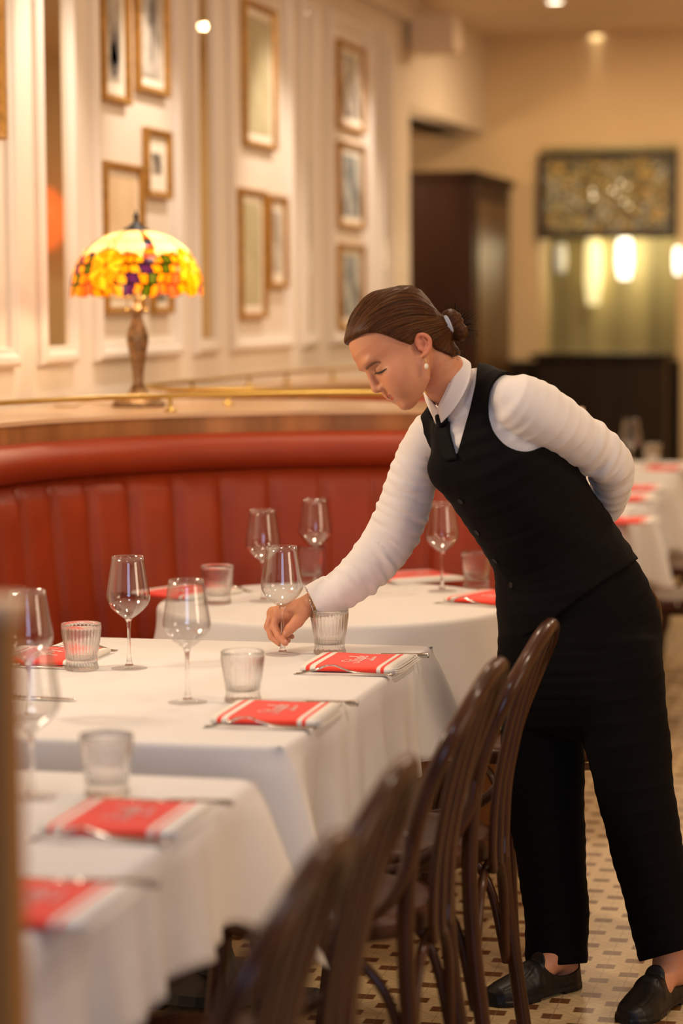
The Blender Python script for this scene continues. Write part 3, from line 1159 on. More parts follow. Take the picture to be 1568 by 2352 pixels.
def table_rect(x0, x1, y0, y1, label):
    r = thing('dining_table', label, 'table', ((x0 + x1) / 2, (y0 + y1) / 2, 0), 0, 'rectangular dining tables')
    lx, ly = x1 - x0 - 0.03, y1 - y0 - 0.03
    box('tabletop', (-lx / 2, -ly / 2, ZT - 0.032), (lx / 2, ly / 2, ZT - 0.004), M_WALNUT, r, 0.006)
    for s in (-1, 1):
        bm = bmesh.new()
        add_lathe(bm, [(0, 0.03), (0.16, 0.03), (0.15, 0.05), (0.05, 0.07), (0.035, 0.12), (0.035, ZT - 0.06), (0.09, ZT - 0.035), (0, ZT - 0.035)], 24, (0, s * ly * 0.27, 0))
        add_box(bm, (0, s * ly * 0.27, 0.018), (0.46, 0.06, 0.036), 0.008)
        mesh_obj('pedestal', bm, M_BLACK, r, smooth=False)
    return r


T1 = (-1.905, -1.050, 2.36, 3.705)
T2 = (-1.935, -1.080, 3.985, 5.262)
RBT = [(-1.62, -1.05, 8.36, 9.20), (-1.74, -1.08, 9.50, 10.4), (-1.80, -1.12, 10.70, 11.7)]
LT1 = 'white-clothed rectangular table nearest the photographer, cut by the left edge'
LT2 = 'white-clothed rectangular table where the waitress sets the glass'
for k, (T, lab) in enumerate(((T1, LT1), (T2, LT2))):
    table_rect(*T, 'table under the ' + ('nearest white cloth, by the wooden post' if k == 0 else 'white cloth the waitress leans over'))
    cloth_obj(rect_cloth_mesh(T[1] - T[0], T[3] - T[2], 0.185 if k == 0 else 0.225, 3 + k, cf=0.72 if k == 0 else 0.18), ((T[0] + T[1]) / 2, (T[2] + T[3]) / 2, ZT),
              'white cloth on the nearest rectangular table, at bottom left' if k == 0 else 'white cloth on the rectangular table the waitress leans over', 'white rectangular tablecloths')
for k, T in enumerate(RBT):
    w = ('first', 'second', 'third')[k]
    table_rect(*T, '%s of the far tables seen behind her elbow, counted from the waitress' % w)
    cloth_obj(rect_cloth_mesh(T[1] - T[0], T[3] - T[2], 0.26, 9 + k), ((T[0] + T[1]) / 2, (T[2] + T[3]) / 2, ZT),
              'white cloth on the %s far table behind her elbow, counted from the waitress' % w, 'white rectangular tablecloths')
RC = G(772, 1382, ZT)
RR = 0.462
rt = thing('round_table', 'round table inside the red booth, under a white cloth', 'table', (RC.x, RC.y, 0))
bm = bmesh.new()
add_lathe(bm, [(0, ZT - 0.034), (RR - 0.02, ZT - 0.034), (RR - 0.015, ZT - 0.02), (RR - 0.02, ZT - 0.004), (0, ZT - 0.004)], 64)
mesh_obj('tabletop', bm, M_WALNUT, rt)
bm = bmesh.new()
add_lathe(bm, [(0, 0), (0.26, 0), (0.26, 0.02), (0.08, 0.05), (0.045, 0.10), (0.045, ZT - 0.08), (0.12, ZT - 0.036), (0, ZT - 0.036)], 32)
mesh_obj('pedestal', bm, M_BLACK, rt)
cloth_obj(round_cloth_mesh(RR, 0.25, 2), (RC.x, RC.y, ZT), 'white cloth draped over the round booth table', None)

# ================================================================ BENTWOOD CHAIRS
# chair faces -x; origin on the floor below the seat centre


def make_chair(label, group):
    r = thing('bentwood_chair', label, 'chair', (0, 0, 0), 0, group)
    bm = bmesh.new()
    segs = 48
    prof = [(0.0, 0.462), (0.13, 0.463), (0.165, 0.468), (0.185, 0.473), (0.196, 0.471), (0.203, 0.462), (0.203, 0.437), (0.196, 0.430), (0.17, 0.430), (0.0, 0.434)]
    add_lathe(bm, prof, segs)
    for v in bm.verts:                          # slightly squared, wider at the front
        v.co.x *= 1.02
        v.co.y *= 1.0 - 0.06 * v.co.x / 0.2
    mesh_obj('seat', bm, M_SEAT, r)
    # outer hoop, one bent rod from floor to floor
    left = [(0.235, -0.195, 0.0), (0.215, -0.190, 0.15), (0.196, -0.182, 0.30), (0.188, -0.178, 0.45), (0.198, -0.190, 0.58), (0.222, -0.201, 0.68), (0.262, -0.188, 0.78), (0.290, -0.138, 0.838), (0.308, -0.065, 0.878)]
    hoop = left + [(0.313, 0, 0.888)] + [(x, -y, z) for x, y, z in left[::-1]]
    tube('back_hoop', hoop, 0.0155, M_CHAIR, r, 8, 12)
    # three flat slats, fanned
    for s in (-1, 0, 1):
        yb, yt = s * 0.072, s * 0.070
        zt = 0.884 - 0.012 * abs(s)
        tube('back_slat', [(0.214, yb * 0.86, 0.415), (0.214, yb, 0.47), (0.222, yb * 1.02, 0.58), (0.252, yb * 1.10, 0.72), (0.284, yb * 1.05, 0.82), (0.307, yt, zt)],
             [1, 1, 1, 1, 0.95, 0.8], M_CHAIR, r, 6, 12, flat=(0.0145, 0.0075), up=(1, 0, 0.1))
    # hip brackets
    for s in (-1, 1):
        tube('hip_bracket', [(0.203, s * 0.198, 0.635), (0.196, s * 0.206, 0.575), (0.165, s * 0.213, 0.515), (0.110, s * 0.212, 0.478), (0.045, s * 0.209, 0.462), (0.00, s * 0.207, 0.455)],
             0.0115, M_CHAIR, r, 6, 10)
    for (sx, sy) in ((-1, -1), (-1, 1)):
        tube('leg', [(-0.142, sy * 0.150, 0.440), (-0.155, sy * 0.158, 0.30), (-0.180, sy * 0.176, 0.12), (-0.200, sy * 0.188, 0.0)], [0.0165, 0.0165, 0.014, 0.0125], M_CHAIR, r, 6, 12)
    # bent arches bracing the legs under the seat
    F = [(-0.176, -0.173, 0.17), (-0.176, 0.173, 0.17), (0.212, 0.188, 0.17), (0.212, -0.188, 0.17)]
    for k in range(4):
        a, b = Vector(F[k]), Vector(F[(k + 1) % 4])
        c = (a + b) / 2
        inn = Vector((0.02, 0, 0)) * 0
        pts = [a, a.lerp(b, 0.10) + Vector((0, 0, 0.16)), a.lerp(b, 0.28) + Vector((0, 0, 0.238)), c + Vector((0, 0, 0.250)), a.lerp(b, 0.72) + Vector((0, 0, 0.238)), a.lerp(b, 0.90) + Vector((0, 0, 0.16)), b]
        pts = [Vector((p.x * 0.93, p.y * 0.93, p.z)) for p in pts]
        tube('leg_brace', pts, 0.0095, M_CHAIR, r, 6, 10)
    bm = bmesh.new()
    bm.free()
    for s in (-1, 1):
        bm = bmesh.new()
        bmesh.ops.create_uvsphere(bm, u_segments=10, v_segments=6, radius=0.006)
        mesh_obj('screw', bm, M_STEEL, r, loc=(0.03, s * 0.221, 0.458))
    return r


CG = 'dark bentwood chairs along the table row'
CHX = -1.028
chair = make_chair('dark bentwood chair farthest along the near row, its hoop against the black trousers', CG)
chair.location = (CHX - 0.006, 4.62, 0)
dup(chair, (CHX - 0.014, 4.085, 0), 0, 'dark bentwood chair second from her legs, hoop with bright highlights')
dup(chair, (CHX + 0.024, 3.155, 0), 0, 'blurred dark bentwood chair at the corner of the nearest table')
dup(chair, (CHX + 0.043, 2.68, 0), 0, 'most blurred dark bentwood chair, at the bottom edge beside the nearest table')
dup(chair, (-0.950, 5.750, 0), -0.82, 'bentwood chair at the round table, behind her legs')
dup(chair, (-0.90, 8.70, 0), 0.0, 'far bentwood chair at the first far table, at the right edge')
dup(chair, (-0.90, 9.75, 0), 0.0, 'farther bentwood chair behind the first far one, at the right edge')

# ---- wooden end post in the foreground, at the left edge
e = W(33, 1430, 2.36)
post = thing('wooden_partition', 'brown wooden partition end cut by the left edge in front', 'partition', (e.x, e.y, 0))
bm = bmesh.new()
add_box(bm, (-0.06, 0.0, e.z / 2), (0.12, 0.05, e.z), 0.008, Matrix.Rotation(HEAD - 0.14, 3, 'Z'))
mesh_obj('panel', bm, M_FOREWOOD, post, smooth=False)
bm = bmesh.new()
add_box(bm, (-0.065, 0.0, e.z + 0.012), (0.14, 0.075, 0.022), 0.008, Matrix.Rotation(HEAD - 0.14, 3, 'Z'))
mesh_obj('capping', bm, M_LEDGE, post, smooth=False)
# ================================================================ TABLEWARE
ZC_ = ZT + 0.0005


def make_glass(label, group):
    r = thing('wine_glass', label, 'wine glass', (0, 0, 0), 0, group)
    bm = bmesh.new()
    add_lathe(bm, [(0, 0.0), (0.0375, 0.0), (0.0385, 0.0010), (0.0375, 0.0018), (0.022, 0.0032), (0.010, 0.0062), (0.0, 0.0064)], 44)
    mesh_obj('foot', bm, M_FOOT, r)
    bm = bmesh.new()
    add_lathe(bm, [(0, 0.0066), (0.0095, 0.0066), (0.0060, 0.014), (0.0040, 0.030), (0.0035, 0.055), (0.0036, 0.082), (0.0048, 0.097), (0.0075, 0.1045), (0.0, 0.1045)], 20)
    mesh_obj('stem', bm, M_STEM, r)
    bm = bmesh.new()
    outer = [(0.0, 0.1050), (0.0075, 0.1055), (0.018, 0.1125), (0.031, 0.1230), (0.0405, 0.1335), (0.0452, 0.1430), (0.0466, 0.1510), (0.0458, 0.1600), (0.0428, 0.1800), (0.0392, 0.2030), (0.0355, 0.2260), (0.0335, 0.2380)]
    inner = [(rr - 0.0009 if rr > 0.002 else 0.0, z + (0.0012 if z < 0.15 else 0)) for rr, z in outer]
    inner[-1] = (outer[-1][0] - 0.0008, outer[-1][1])
    add_lathe(bm, outer + inner[::-1], 56)
    mesh_obj('bowl', bm, M_BOWL, r)
    return r


def make_tumbler(label, group):
    r = thing('tumbler', label, 'tumbler', (0, 0, 0), 0, group)
    bm = bmesh.new()
    segs = 192
    prof = [(0.0, 0.0), (0.030, 0.0), (0.0348, 0.0015), (0.0352, 0.006), (0.0325, 0.014), (0.0325, 0.020), (0.0345, 0.034), (0.0372, 0.052), (0.0398, 0.070), (0.0415, 0.086), (0.0420, 0.0925), (0.0422, 0.0975), (0.0414, 0.0985),
            (0.0400, 0.0975), (0.0396, 0.086), (0.0376, 0.068), (0.0345, 0.046), (0.031, 0.028), (0.026, 0.0215), (0.0, 0.0205)]
    rings = add_lathe(bm, prof, segs)
    for i, ring in enumerate(rings):
        if len(ring) == 1:
            continue
        amp = 0.0
        if 4 <= i <= 9:
            amp = 0.055
        elif i in (2, 3):
            amp = 0.045
        elif 14 <= i <= 17:
            amp = 0.012
        for k, v in enumerate(ring):
            n_ = 32 if i >= 4 else 16
            v.co.xy = v.co.xy * (1 + amp * (abs(math.sin(k / segs * PI * n_)) - 0.6))
    mesh_obj('body', bm, M_TUMB, r)
    return r


# ---- folded napkin: bands across x, fold on the -x side, layered edge on +x
def make_napkin(label, group):
    r = thing('folded_napkin', label, 'napkin', (0, 0, 0), 0, group)
    L, Wd = 0.198, 0.215
    xs = [-L / 2, -0.0865, -0.0775, -0.066, -0.04, 0.0, 0.04, 0.064, 0.0725, 0.080, 0.088, L / 2]
    bands = [1, 0, 1, 0, 0, 0, 0, 1, 0, 1, 1]
    H = 0.0135
    prof = []
    for k in range(28):
        a = 2 * PI * k / 28
        ca, sa = math.cos(a), math.sin(a)
        y = math.copysign(abs(ca) ** 0.22, ca) * Wd / 2
        z = H / 2 + math.copysign(abs(sa) ** 0.75, sa) * H / 2
        prof.append((y, z))
    bm = bmesh.new()
    rings = []
    for x in xs:
        t = (x + L / 2) / L
        lift = 1.0 + 0.10 * math.sin(t * 9) * 0.6
        rings.append([bm.verts.new((x, y * (1 + 0.01 * math.sin(7 * t)), z * lift)) for y, z in prof])
    for A_, B_, m_ in zip(rings[:-1], rings[1:], bands):
        for k in range(28):
            f = bm.faces.new((A_[k], A_[(k + 1) % 28], B_[(k + 1) % 28], B_[k]))
            f.material_index = m_
    for ring in (rings[0], rings[-1][::-1]):
        f = bm.faces.new(ring)
        f.material_index = 1
    mesh_obj('folded_cloth', bm, [M_RED, M_NAPW], r)
    # the layers of cloth showing at the open end
    bm = bmesh.new()
    for (zc, x1, th) in ((0.0035, 0.112, 0.0025), (0.0072, 0.110, 0.0028), (0.0108, 0.107, 0.0024)):
        pts = [(0.090, -Wd / 2 * 0.93, zc), (x1, -Wd / 2 * 0.90, zc), (x1 + 0.003, 0, zc), (x1, Wd / 2 * 0.90, zc), (0.090, Wd / 2 * 0.93, zc)]
        add_tube(bm, catmull(pts, 6), th * 0.55, 8)
    mesh_obj('open_edge', bm, M_NAPW, r)
    # script lettering, read from the +x side
    S = []
    S.append([(0.62, 0.98), (0.45, 1.10), (0.22, 1.05), (0.12, 0.82), (0.30, 0.62), (0.52, 0.42), (0.50, 0.14), (0.25, -0.02), (-0.02, 0.08), (-0.12, 0.28)])
    S.append([(0.86, 1.00), (0.76, 0.50), (0.74, 0.15), (0.86, 0.0), (1.02, 0.14)])
    S.append([(0.60, 0.66), (0.80, 0.70), (1.02, 0.72)])
    S.append([(1.42, 0.42), (1.25, 0.52), (1.10, 0.36), (1.08, 0.10), (1.22, 0.0), (1.38, 0.16), (1.44, 0.45), (1.42, 0.12), (1.52, 0.0), (1.66, 0.14)])
    S.append([(1.70, 0.52), (1.66, 0.0), (1.60, -0.48)])
    S.append([(1.70, 0.36), (1.86, 0.52), (2.00, 0.36), (1.94, 0.06), (1.78, 0.0), (1.68, 0.10)])
    S.append([(2.02, 0.12), (2.20, 0.56), (2.28, 1.0), (2.18, 1.08), (2.12, 0.6), (2.14, 0.10), (2.26, 0.0), (2.38, 0.12)])
    S.append([(2.38, 0.20), (2.56, 0.34), (2.54, 0.50), (2.40, 0.44), (2.36, 0.14), (2.50, 0.0), (2.72, 0.16)])
    S2 = []
    for k in range(7):
        x = 1.15 + k * 0.23
        S2.append([(x, -0.62 + 0.02 * k), (x + 0.07, -0.40 + 0.02 * k), (x + 0.12, -0.60 + 0.02 * k), (x + 0.2, -0.52 + 0.02 * k)])
    bm = bmesh.new()
    sc = 0.037
    for st, rad in [(s, 0.0014) for s in S] + [(s, 0.0008) for s in S2]:
        pts = []
        for (x, y) in st:
            x2 = x + 0.22 * y
            pts.append((-(y - 0.35) * sc, (x2 - 1.42) * sc, H + 0.0008))
        add_tube(bm, catmull(pts, 5), rad, 6, flat=(1.0, 0.25), up=(0, 0, 1)) if False else add_tube(bm, catmull(pts, 5), rad, 6)
    for v in bm.verts:
        v.co.z = H + 0.0004 + (v.co.z - H - 0.0008) * 0.35
    mesh_obj('printed_lettering', bm, M_PRINT, r)
    return r


def make_fork(label, group):
    r = thing('fork', label, 'fork', (0, 0, 0), 0, group)
    bm = bmesh.new()
    zp = [(-0.052, 0.010), (-0.030, 0.0185), (-0.012, 0.020), (0.006, 0.014), (0.03, 0.0075), (0.07, 0.0045), (0.11, 0.0038)]
    add_tube(bm, catmull([(x, 0, z) for x, z in zp], 6), [1.45, 1.6, 1.7, 1.75, 1.7, 1.5, 1.1, 0.9] + [0.75] * 10 + [0.8 + 0.04 * k for k in range(19)], 10, flat=(0.0072, 0.0013), up=(0, 0, 1))
    mesh_obj('handle', bm, M_STEEL, r)
    for k in range(4):
        y = (k - 1.5) * 0.0056
        bm = bmesh.new()
        add_tube(bm, catmull([(-0.048, y, 0.0115), (-0.066, y * 1.02, 0.0062), (-0.083, y, 0.0016), (-0.096, y * 0.98, 0.0010)], 5), 0.0013, 6)
        mesh_obj('tine', bm, M_STEEL, r)
    return r


def make_knife(label, group):
    r = thing('table_knife', label, 'knife', (0, 0, 0), 0, group)
    bm = bmesh.new()
    add_tube(bm, catmull([(0.0, 0, 0.005), (0.04, 0, 0.0055), (0.09, 0, 0.006), (0.105, 0, 0.006)], 6), [0.0038] * 6 + [0.0046] * 6 + [0.0056] * 7, 10)
    mesh_obj('handle', bm, M_STEEL, r)
    bm = bmesh.new()
    add_tube(bm, [(-0.115, 0.004, 0.0035), (-0.10, 0.002, 0.004), (-0.05, 0, 0.0045), (0.0, 0, 0.005)], [0.35, 0.9, 1.0, 0.75], 10, flat=(0.0085, 0.0009), up=(0, 0, 1))
    mesh_obj('blade', bm, M_STEEL, r)
    return r


GG, GT, GN, GF, GK = 'wine glasses', 'ribbed tumblers', 'red folded napkins', 'forks', 'table knives'
glass0 = make_glass('wine glass whose stem the waitress is holding', GG)
p = G(649, 1503, ZC_)
glass0.location = p


def put(proto, px, py, label, group, rz=0.0, dz=0.0, first=False):
    q = G(px, py, ZC_)
    if first:
        proto.location = (q.x, q.y, ZC_ + dz)
        proto.rotation_euler = (0, 0, rz)
        proto['label'] = label
        return proto
    return dup(proto, (q.x, q.y, ZC_ + dz), rz, label, group)


for (px, py, lab) in (
        (297, 1535, 'wine glass right of the tumbler at the far left of the waitress\'s table'),
        (431, 1613, 'wine glass with a red reflection, left of the blurred middle tumbler'),
        (68, 1648, 'wine glass at the left edge on the waitress\'s table, behind the blurriest glass'),
        (75, 1832, 'blurriest wine glass, on the nearest table beside the wooden post'),
        (605, 1381, 'wine glass on the round table directly behind the held glass'),
        (725, 1345, 'wine glass on the round table standing farthest back, in front of a tumbler'),
        (1015, 1358, 'wine glass on the round table seen between her arm and her vest'),
        (1448, 1083, 'wine glass far behind her elbow, on the far tables')):
    put(glass0, px, py, lab, GG, rz=px * 0.01)
tum0 = make_tumbler('ribbed tumbler beside the held wine glass', GT)
put(tum0, 757, 1501, 'ribbed tumbler just right of her hand, behind the sharpest napkin', GT, first=True)
for (px, py, lab) in (
        (188, 1538, 'ribbed tumbler at the far left corner of the waitress\'s table, before a red napkin'),
        (558, 1611, 'blurred ribbed tumbler behind the middle red napkin'),
        (246, 1829, 'most blurred ribbed tumbler, on the nearest table'),
        (500, 1386, 'ribbed tumbler at the left of the round table beside a red napkin'),
        (712, 1338, 'ribbed tumbler at the back of the round table, behind the held glass'),
        (1094, 1350, 'ribbed tumbler on the round table against her black vest'),
        (1497, 1068, 'tumbler on a far table beside the farthest red napkin')):
    put(tum0, px, py, lab, GT, rz=px * 0.013)
nap0 = make_napkin('x', GN)
put(nap0, 822, 1529, 'sharpest red folded napkin with white script, right of the tumbler by her hand', GN, first=True)
E_TAB = ZT
for (px, py, rz, lab) in (
        (636, 1645, 0.02, 'red folded napkin in the middle of the picture, before the blurred tumbler'),
        (292, 1888, 0.02, 'large blurred red napkin on the nearest table'),
        (72, 2086, 0.0, 'red napkin at the lower left, cut by the wooden post'),
        (118, 1513, PI, 'red napkin behind the ribbed tumbler at the far left table corner'),
        (432, 1366, PI * 0.86, 'red napkin on the round table behind the left tumbler'),
        (948, 1330, -0.9, 'red napkin at the back of the round table, right of her sleeve'),
        (1142, 1378, -0.35, 'red napkin on the round table half hidden by her black vest'),
        (1436, 1199, 0.0, 'red napkin on the first far table, nearest below her elbow'),
        (1440, 1148, 0.0, 'small red napkin sliver above the first far one, beside her cuff'),
        (1466, 1124, 0.0, 'red napkin on the second far table right of her elbow'),
        (1527, 1078, 0.0, 'farthest red napkin at the right edge')):
    put(nap0, px, py, lab, GN, rz=rz)
# cutlery: fork nearer the camera, knife beyond (mirrored for the booth side)
n1 = G(822, 1529, ZC_)
fork0 = make_fork('x', GF)
knife0 = make_knife('x', GK)


def setting(px, py, rz, flab, klab, first=False, offs=(0.136, 0.134)):
    q = G(px, py, ZC_)
    c, s = math.cos(rz), math.sin(rz)

    def at(dx, dy):
        return (q.x + c * dx - s * dy, q.y + s * dx + c * dy, ZC_)
    fl, kl = at(-0.006, -offs[0]), at(0.02, offs[1])
    if first:
        fork0.location, fork0.rotation_euler, fork0['label'] = fl, (0, 0, rz + 0.02), flab
        knife0.location, knife0.rotation_euler, knife0['label'] = kl, (0, 0, rz), klab
    else:
        if flab:
            dup(fork0, fl, rz + 0.02, flab, GF)
        if klab:
            dup(knife0, kl, rz, klab, GK)


setting(822, 1529, 0, 'steel fork along the near side of the sharpest red napkin', 'knife along the far side of the sharpest red napkin, handle to the right', True)
setting(636, 1645, 0.02, 'steel fork in front of the middle red napkin', 'knife behind the middle red napkin, beside the blurred tumbler')
setting(292, 1888, 0.02, 'blurred fork in front of the large blurred napkin', 'blurred knife behind the large blurred napkin')
setting(72, 2086, 0.0, None, 'blurred knife beyond the napkin cut by the wooden post')
setting(118, 1513, PI, 'fork at the far left table corner, its tines right of the tumbler', 'knife in front of the napkin behind the left tumbler')
setting(432, 1366, PI * 0.86, 'fork on the round table, tines behind the left tumbler', 'knife on the round table before its left napkin')
setting(1142, 1378, -0.35, 'fork on the round table at the napkin by her vest', None)
dup(knife0, tuple(G(48, 1606, ZC_)), PI, 'knife at the left edge of the waitress\'s table, behind the blurriest glass', GK)
# ================================================================ THE WAITRESS
# bodies are grown as distance fields in a metric frame: x right, y away from the lens, z up (camera axes)


def C(px, py, d):
    return np.array([(px - CX) / FPX * d, d, -(py - CY) / FPX * d])


CAM_NP = np.array(CAM_M)
P0 = Vector((-0.70, 5.15, 0.0))              # the person's own origin, on the floor between the feet


def to_local(v):
    q = np.stack([v[:, 0], v[:, 2], -v[:, 1]], 1) @ CAM_NP[:3, :3].T + CAM_NP[:3, 3]
    return q - np.array(P0)


def unworld(p):
    """world point -> metric camera frame"""
    q = CAM_M.inverted() @ Vector(p)
    return np.array([q.x, -q.z, q.y])


def smin(a, b, k):
    h = np.clip(0.5 + 0.5 * (b - a) / k, 0, 1)
    return b + (a - b) * h - k * h * (1 - h)


def smax(a, b, k):
    return -smin(-a, -b, k)


def rc(p, a, b, ra, rb):
    ba = b - a
    t = np.clip(((p - a) @ ba) / max(ba @ ba, 1e-12), 0, 1)
    return np.linalg.norm(p - a - t[:, None] * ba, axis=1) - (ra + (rb - ra) * t)


def chain(p, pts, rs, k=0.0):
    d = None
    for i in range(len(pts) - 1):
        e = rc(p, pts[i], pts[i + 1], rs[i], rs[i + 1])
        d = e if d is None else (smin(d, e, k) if k else np.minimum(d, e))
    return d


def ell(p, c, r, R=None):
    q = p - c
    if R is not None:
        q = q @ R.T
    r = np.array(r)
    k0 = np.linalg.norm(q / r, axis=1)
    k1 = np.linalg.norm(q / (r * r), axis=1) + 1e-9
    return k0 * (k0 - 1.0) / k1


def resample(rows, n=4):
    rows = np.array(rows, float)
    out = []
    N = len(rows)
    for i in range(N - 1):
        p0 = rows[i - 1] if i > 0 else 2 * rows[0] - rows[1]
        p1, p2 = rows[i], rows[i + 1]
        p3 = rows[i + 2] if i + 2 < N else 2 * rows[-1] - rows[-2]
        for k in range(n):
            t = k / n
            out.append(0.5 * (2 * p1 + (p2 - p0) * t + (2 * p0 - 5 * p1 + 4 * p2 - p3) * t * t + (3 * p1 - p0 - 3 * p2 + p3) * t ** 3))
    out.append(rows[-1])
    return np.array(out)


def limb(p, rows, n=4, cap=0.02, kk=0.006):
    """rows of (px, py, depth, half width across in px, half thickness along depth in m)"""
    R = resample(rows, n)
    pts = np.array([C(*r[:3]) for r in R])
    a = R[:, 3] * R[:, 2] / FPX
    b = R[:, 4]
    d = None
    dep = np.array([0.0, 1.0, 0.0])
    for i in range(len(pts) - 1):
        A, B = pts[i], pts[i + 1]
        ba = B - A
        L2 = ba @ ba
        t = np.clip(((p - A) @ ba) / L2, 0, 1)
        q = p - A - t[:, None] * ba
        ax = ba / math.sqrt(L2)
        dv = dep - ax * (dep @ ax)
        dv /= np.linalg.norm(dv)
        sv = np.cross(dv, ax)
        ra = a[i] + (a[i + 1] - a[i]) * t
        rb = b[i] + (b[i + 1] - b[i]) * t
        qs, qd, qt = q @ sv, q @ dv, q @ ax
        k0 = np.sqrt((qs / ra) ** 2 + (qd / rb) ** 2 + (qt / cap) ** 2)
        k1 = np.sqrt((qs / ra ** 2) ** 2 + (qd / rb ** 2) ** 2 + (qt / cap ** 2) ** 2) + 1e-9
        e = k0 * (k0 - 1) / k1
        d = e if d is None else smin(d, e, kk)
    return d


def screen(p):
    return CX + p[:, 0] / p[:, 1] * FPX, CY - p[:, 2] / p[:, 1] * FPX


def poly_sd(px, py, poly):
    """signed distance in pixels to a polygon (negative inside)"""
    d = np.full(px.shape, 1e9)
    ins = np.zeros(px.shape, bool)
    n = len(poly)
    for i in range(n):
        x1, y1 = poly[i]
        x2, y2 = poly[(i + 1) % n]
        ex, ey = x2 - x1, y2 - y1
        t = np.clip(((px - x1) * ex + (py - y1) * ey) / (ex * ex + ey * ey), 0, 1)
        d = np.minimum(d, np.hypot(px - x1 - t * ex, py - y1 - t * ey))
        c = ((y1 > py) != (y2 > py))
        with np.errstate(divide='ignore', invalid='ignore'):
            xi = (x2 - x1) * (py - y1) / (y2 - y1 + 1e-12) + x1
        ins ^= c & (px < xi)
    return np.where(ins, -d, d)


def surface(f, lo, hi, h):
    """surface nets of f < 0 on a sparse grid"""
    lo, hi = np.array(lo, float), np.array(hi, float)
    B = 8
    nb = np.ceil((hi - lo) / (h * B)).astype(int)
    n = nb * B
    V = np.zeros(n, np.float32)
    gi = np.stack(np.meshgrid(*[np.arange(k) for k in nb], indexing='ij'), -1).reshape(-1, 3)
    cen = lo + (gi * B + (B - 1) / 2) * h
    dc = f(cen)
    act = np.abs(dc) < h * B * 1.35
    Vb = np.where(dc < 0, -1.0, 1.0)
    V5 = V.reshape(nb[0], B, nb[1], B, nb[2], B)
    V5[...] = Vb.reshape(nb[0], 1, nb[1], 1, nb[2], 1)
    off = np.stack(np.meshgrid(*[np.arange(B)] * 3, indexing='ij'), -1).reshape(-1, 3)
    ai = gi[act]
    CH = 400
    for s in range(0, len(ai), CH):
        blk = ai[s:s + CH]
        idx = (blk[:, None, :] * B + off[None]).reshape(-1, 3)
        V[idx[:, 0], idx[:, 1], idx[:, 2]] = f(lo + idx * h)
    S = V < 0
    c8 = [(i, j, k) for i in (0, 1) for j in (0, 1) for k in (0, 1)]
    sl = lambda o, m: tuple(slice(o[a], m[a] - 1 + o[a]) for a in range(3))
    cnt = sum(S[sl(o, n)].astype(np.int8) for o in c8)
    mixed = (cnt > 0) & (cnt < 8)
    cells = np.argwhere(mixed)
    vid = -np.ones(mixed.shape, np.int64)
    vid[mixed] = np.arange(len(cells))
    acc = np.zeros((len(cells), 3))
    num = np.zeros(len(cells))
    for a in c8:
        for ax in range(3):
            if a[ax]:
                continue
            b = list(a)
            b[ax] = 1
            va = V[cells[:, 0] + a[0], cells[:, 1] + a[1], cells[:, 2] + a[2]]
            vb = V[cells[:, 0] + b[0], cells[:, 1] + b[1], cells[:, 2] + b[2]]
            m = (va < 0) != (vb < 0)
            t = np.where(m, va / np.where(m, va - vb, 1), 0)
            q = np.repeat(np.array(a, float)[None], len(cells), 0)
            q[:, ax] = t
            acc[m] += q[m]
            num[m] += 1
    verts = lo + (cells + acc / num[:, None]) * h
    faces = []
    for ax in range(3):
        o1, o2 = [(1, 2), (2, 0), (0, 1)][ax]
        sa = S
        sl0 = [slice(None)] * 3
        sl1 = [slice(None)] * 3
        sl0[ax] = slice(0, -1)
        sl1[ax] = slice(1, None)
        cr = S[tuple(sl0)] != S[tuple(sl1)]
        e = np.argwhere(cr)
        ok = (e[:, o1] > 0) & (e[:, o2] > 0) & (e[:, o1] < n[o1] - 1) & (e[:, o2] < n[o2] - 1) & (e[:, ax] < n[ax] - 1)
        e = e[ok]

        def cid(d1, d2):
            c = e.copy()
            c[:, o1] += d1
            c[:, o2] += d2
            return vid[c[:, 0], c[:, 1], c[:, 2]]
        q = np.stack([cid(-1, -1), cid(0, -1), cid(0, 0), cid(-1, 0)], 1)
        ins = S[e[:, 0], e[:, 1], e[:, 2]]
        q[~ins] = q[~ins][:, ::-1]
        faces.append(q)
    F = np.concatenate(faces)
    F = F[(F >= 0).all(1)]
    return verts, F


def relax(v, F, it=2, w=0.5):
    for _ in range(it):
        acc = np.zeros_like(v)
        num = np.zeros(len(v))
        for k in range(4):
            a, b = F[:, k], F[:, (k + 1) % 4]
            np.add.at(acc, a, v[b])
            np.add.at(acc, b, v[a])
            np.add.at(num, a, 1)
            np.add.at(num, b, 1)
        v = v + w * (acc / np.maximum(num, 1)[:, None] - v)
    return v


def np_obj(name, v, F, m, parent=None, colors=None):
    me = bpy.data.meshes.new(name)
    lv = to_local(v)
    me.vertices.add(len(lv))
    me.vertices.foreach_set('co', lv.astype(np.float32).ravel())
    me.loops.add(F.size)
    me.loops.foreach_set('vertex_index', F.astype(np.int32).ravel())
    me.polygons.add(len(F))
    me.polygons.foreach_set('loop_start', np.arange(0, F.size, 4, dtype=np.int32))
    me.update(calc_edges=True)
    me.validate()
    me.polygons.foreach_set('use_smooth', [True] * len(me.polygons))
    if colors is not None:
        at = me.color_attributes.new('tone', 'FLOAT_COLOR', 'POINT')
        at.data.foreach_set('color', np.concatenate([colors, np.ones((len(colors), 1))], 1).astype(np.float32).ravel())
    me.materials.append(m)
    o = bpy.data.objects.new(name, me)
    COL.objects.link(o)
    if parent is None:
        o.location = P0
    else:
        o.parent = parent
    return o


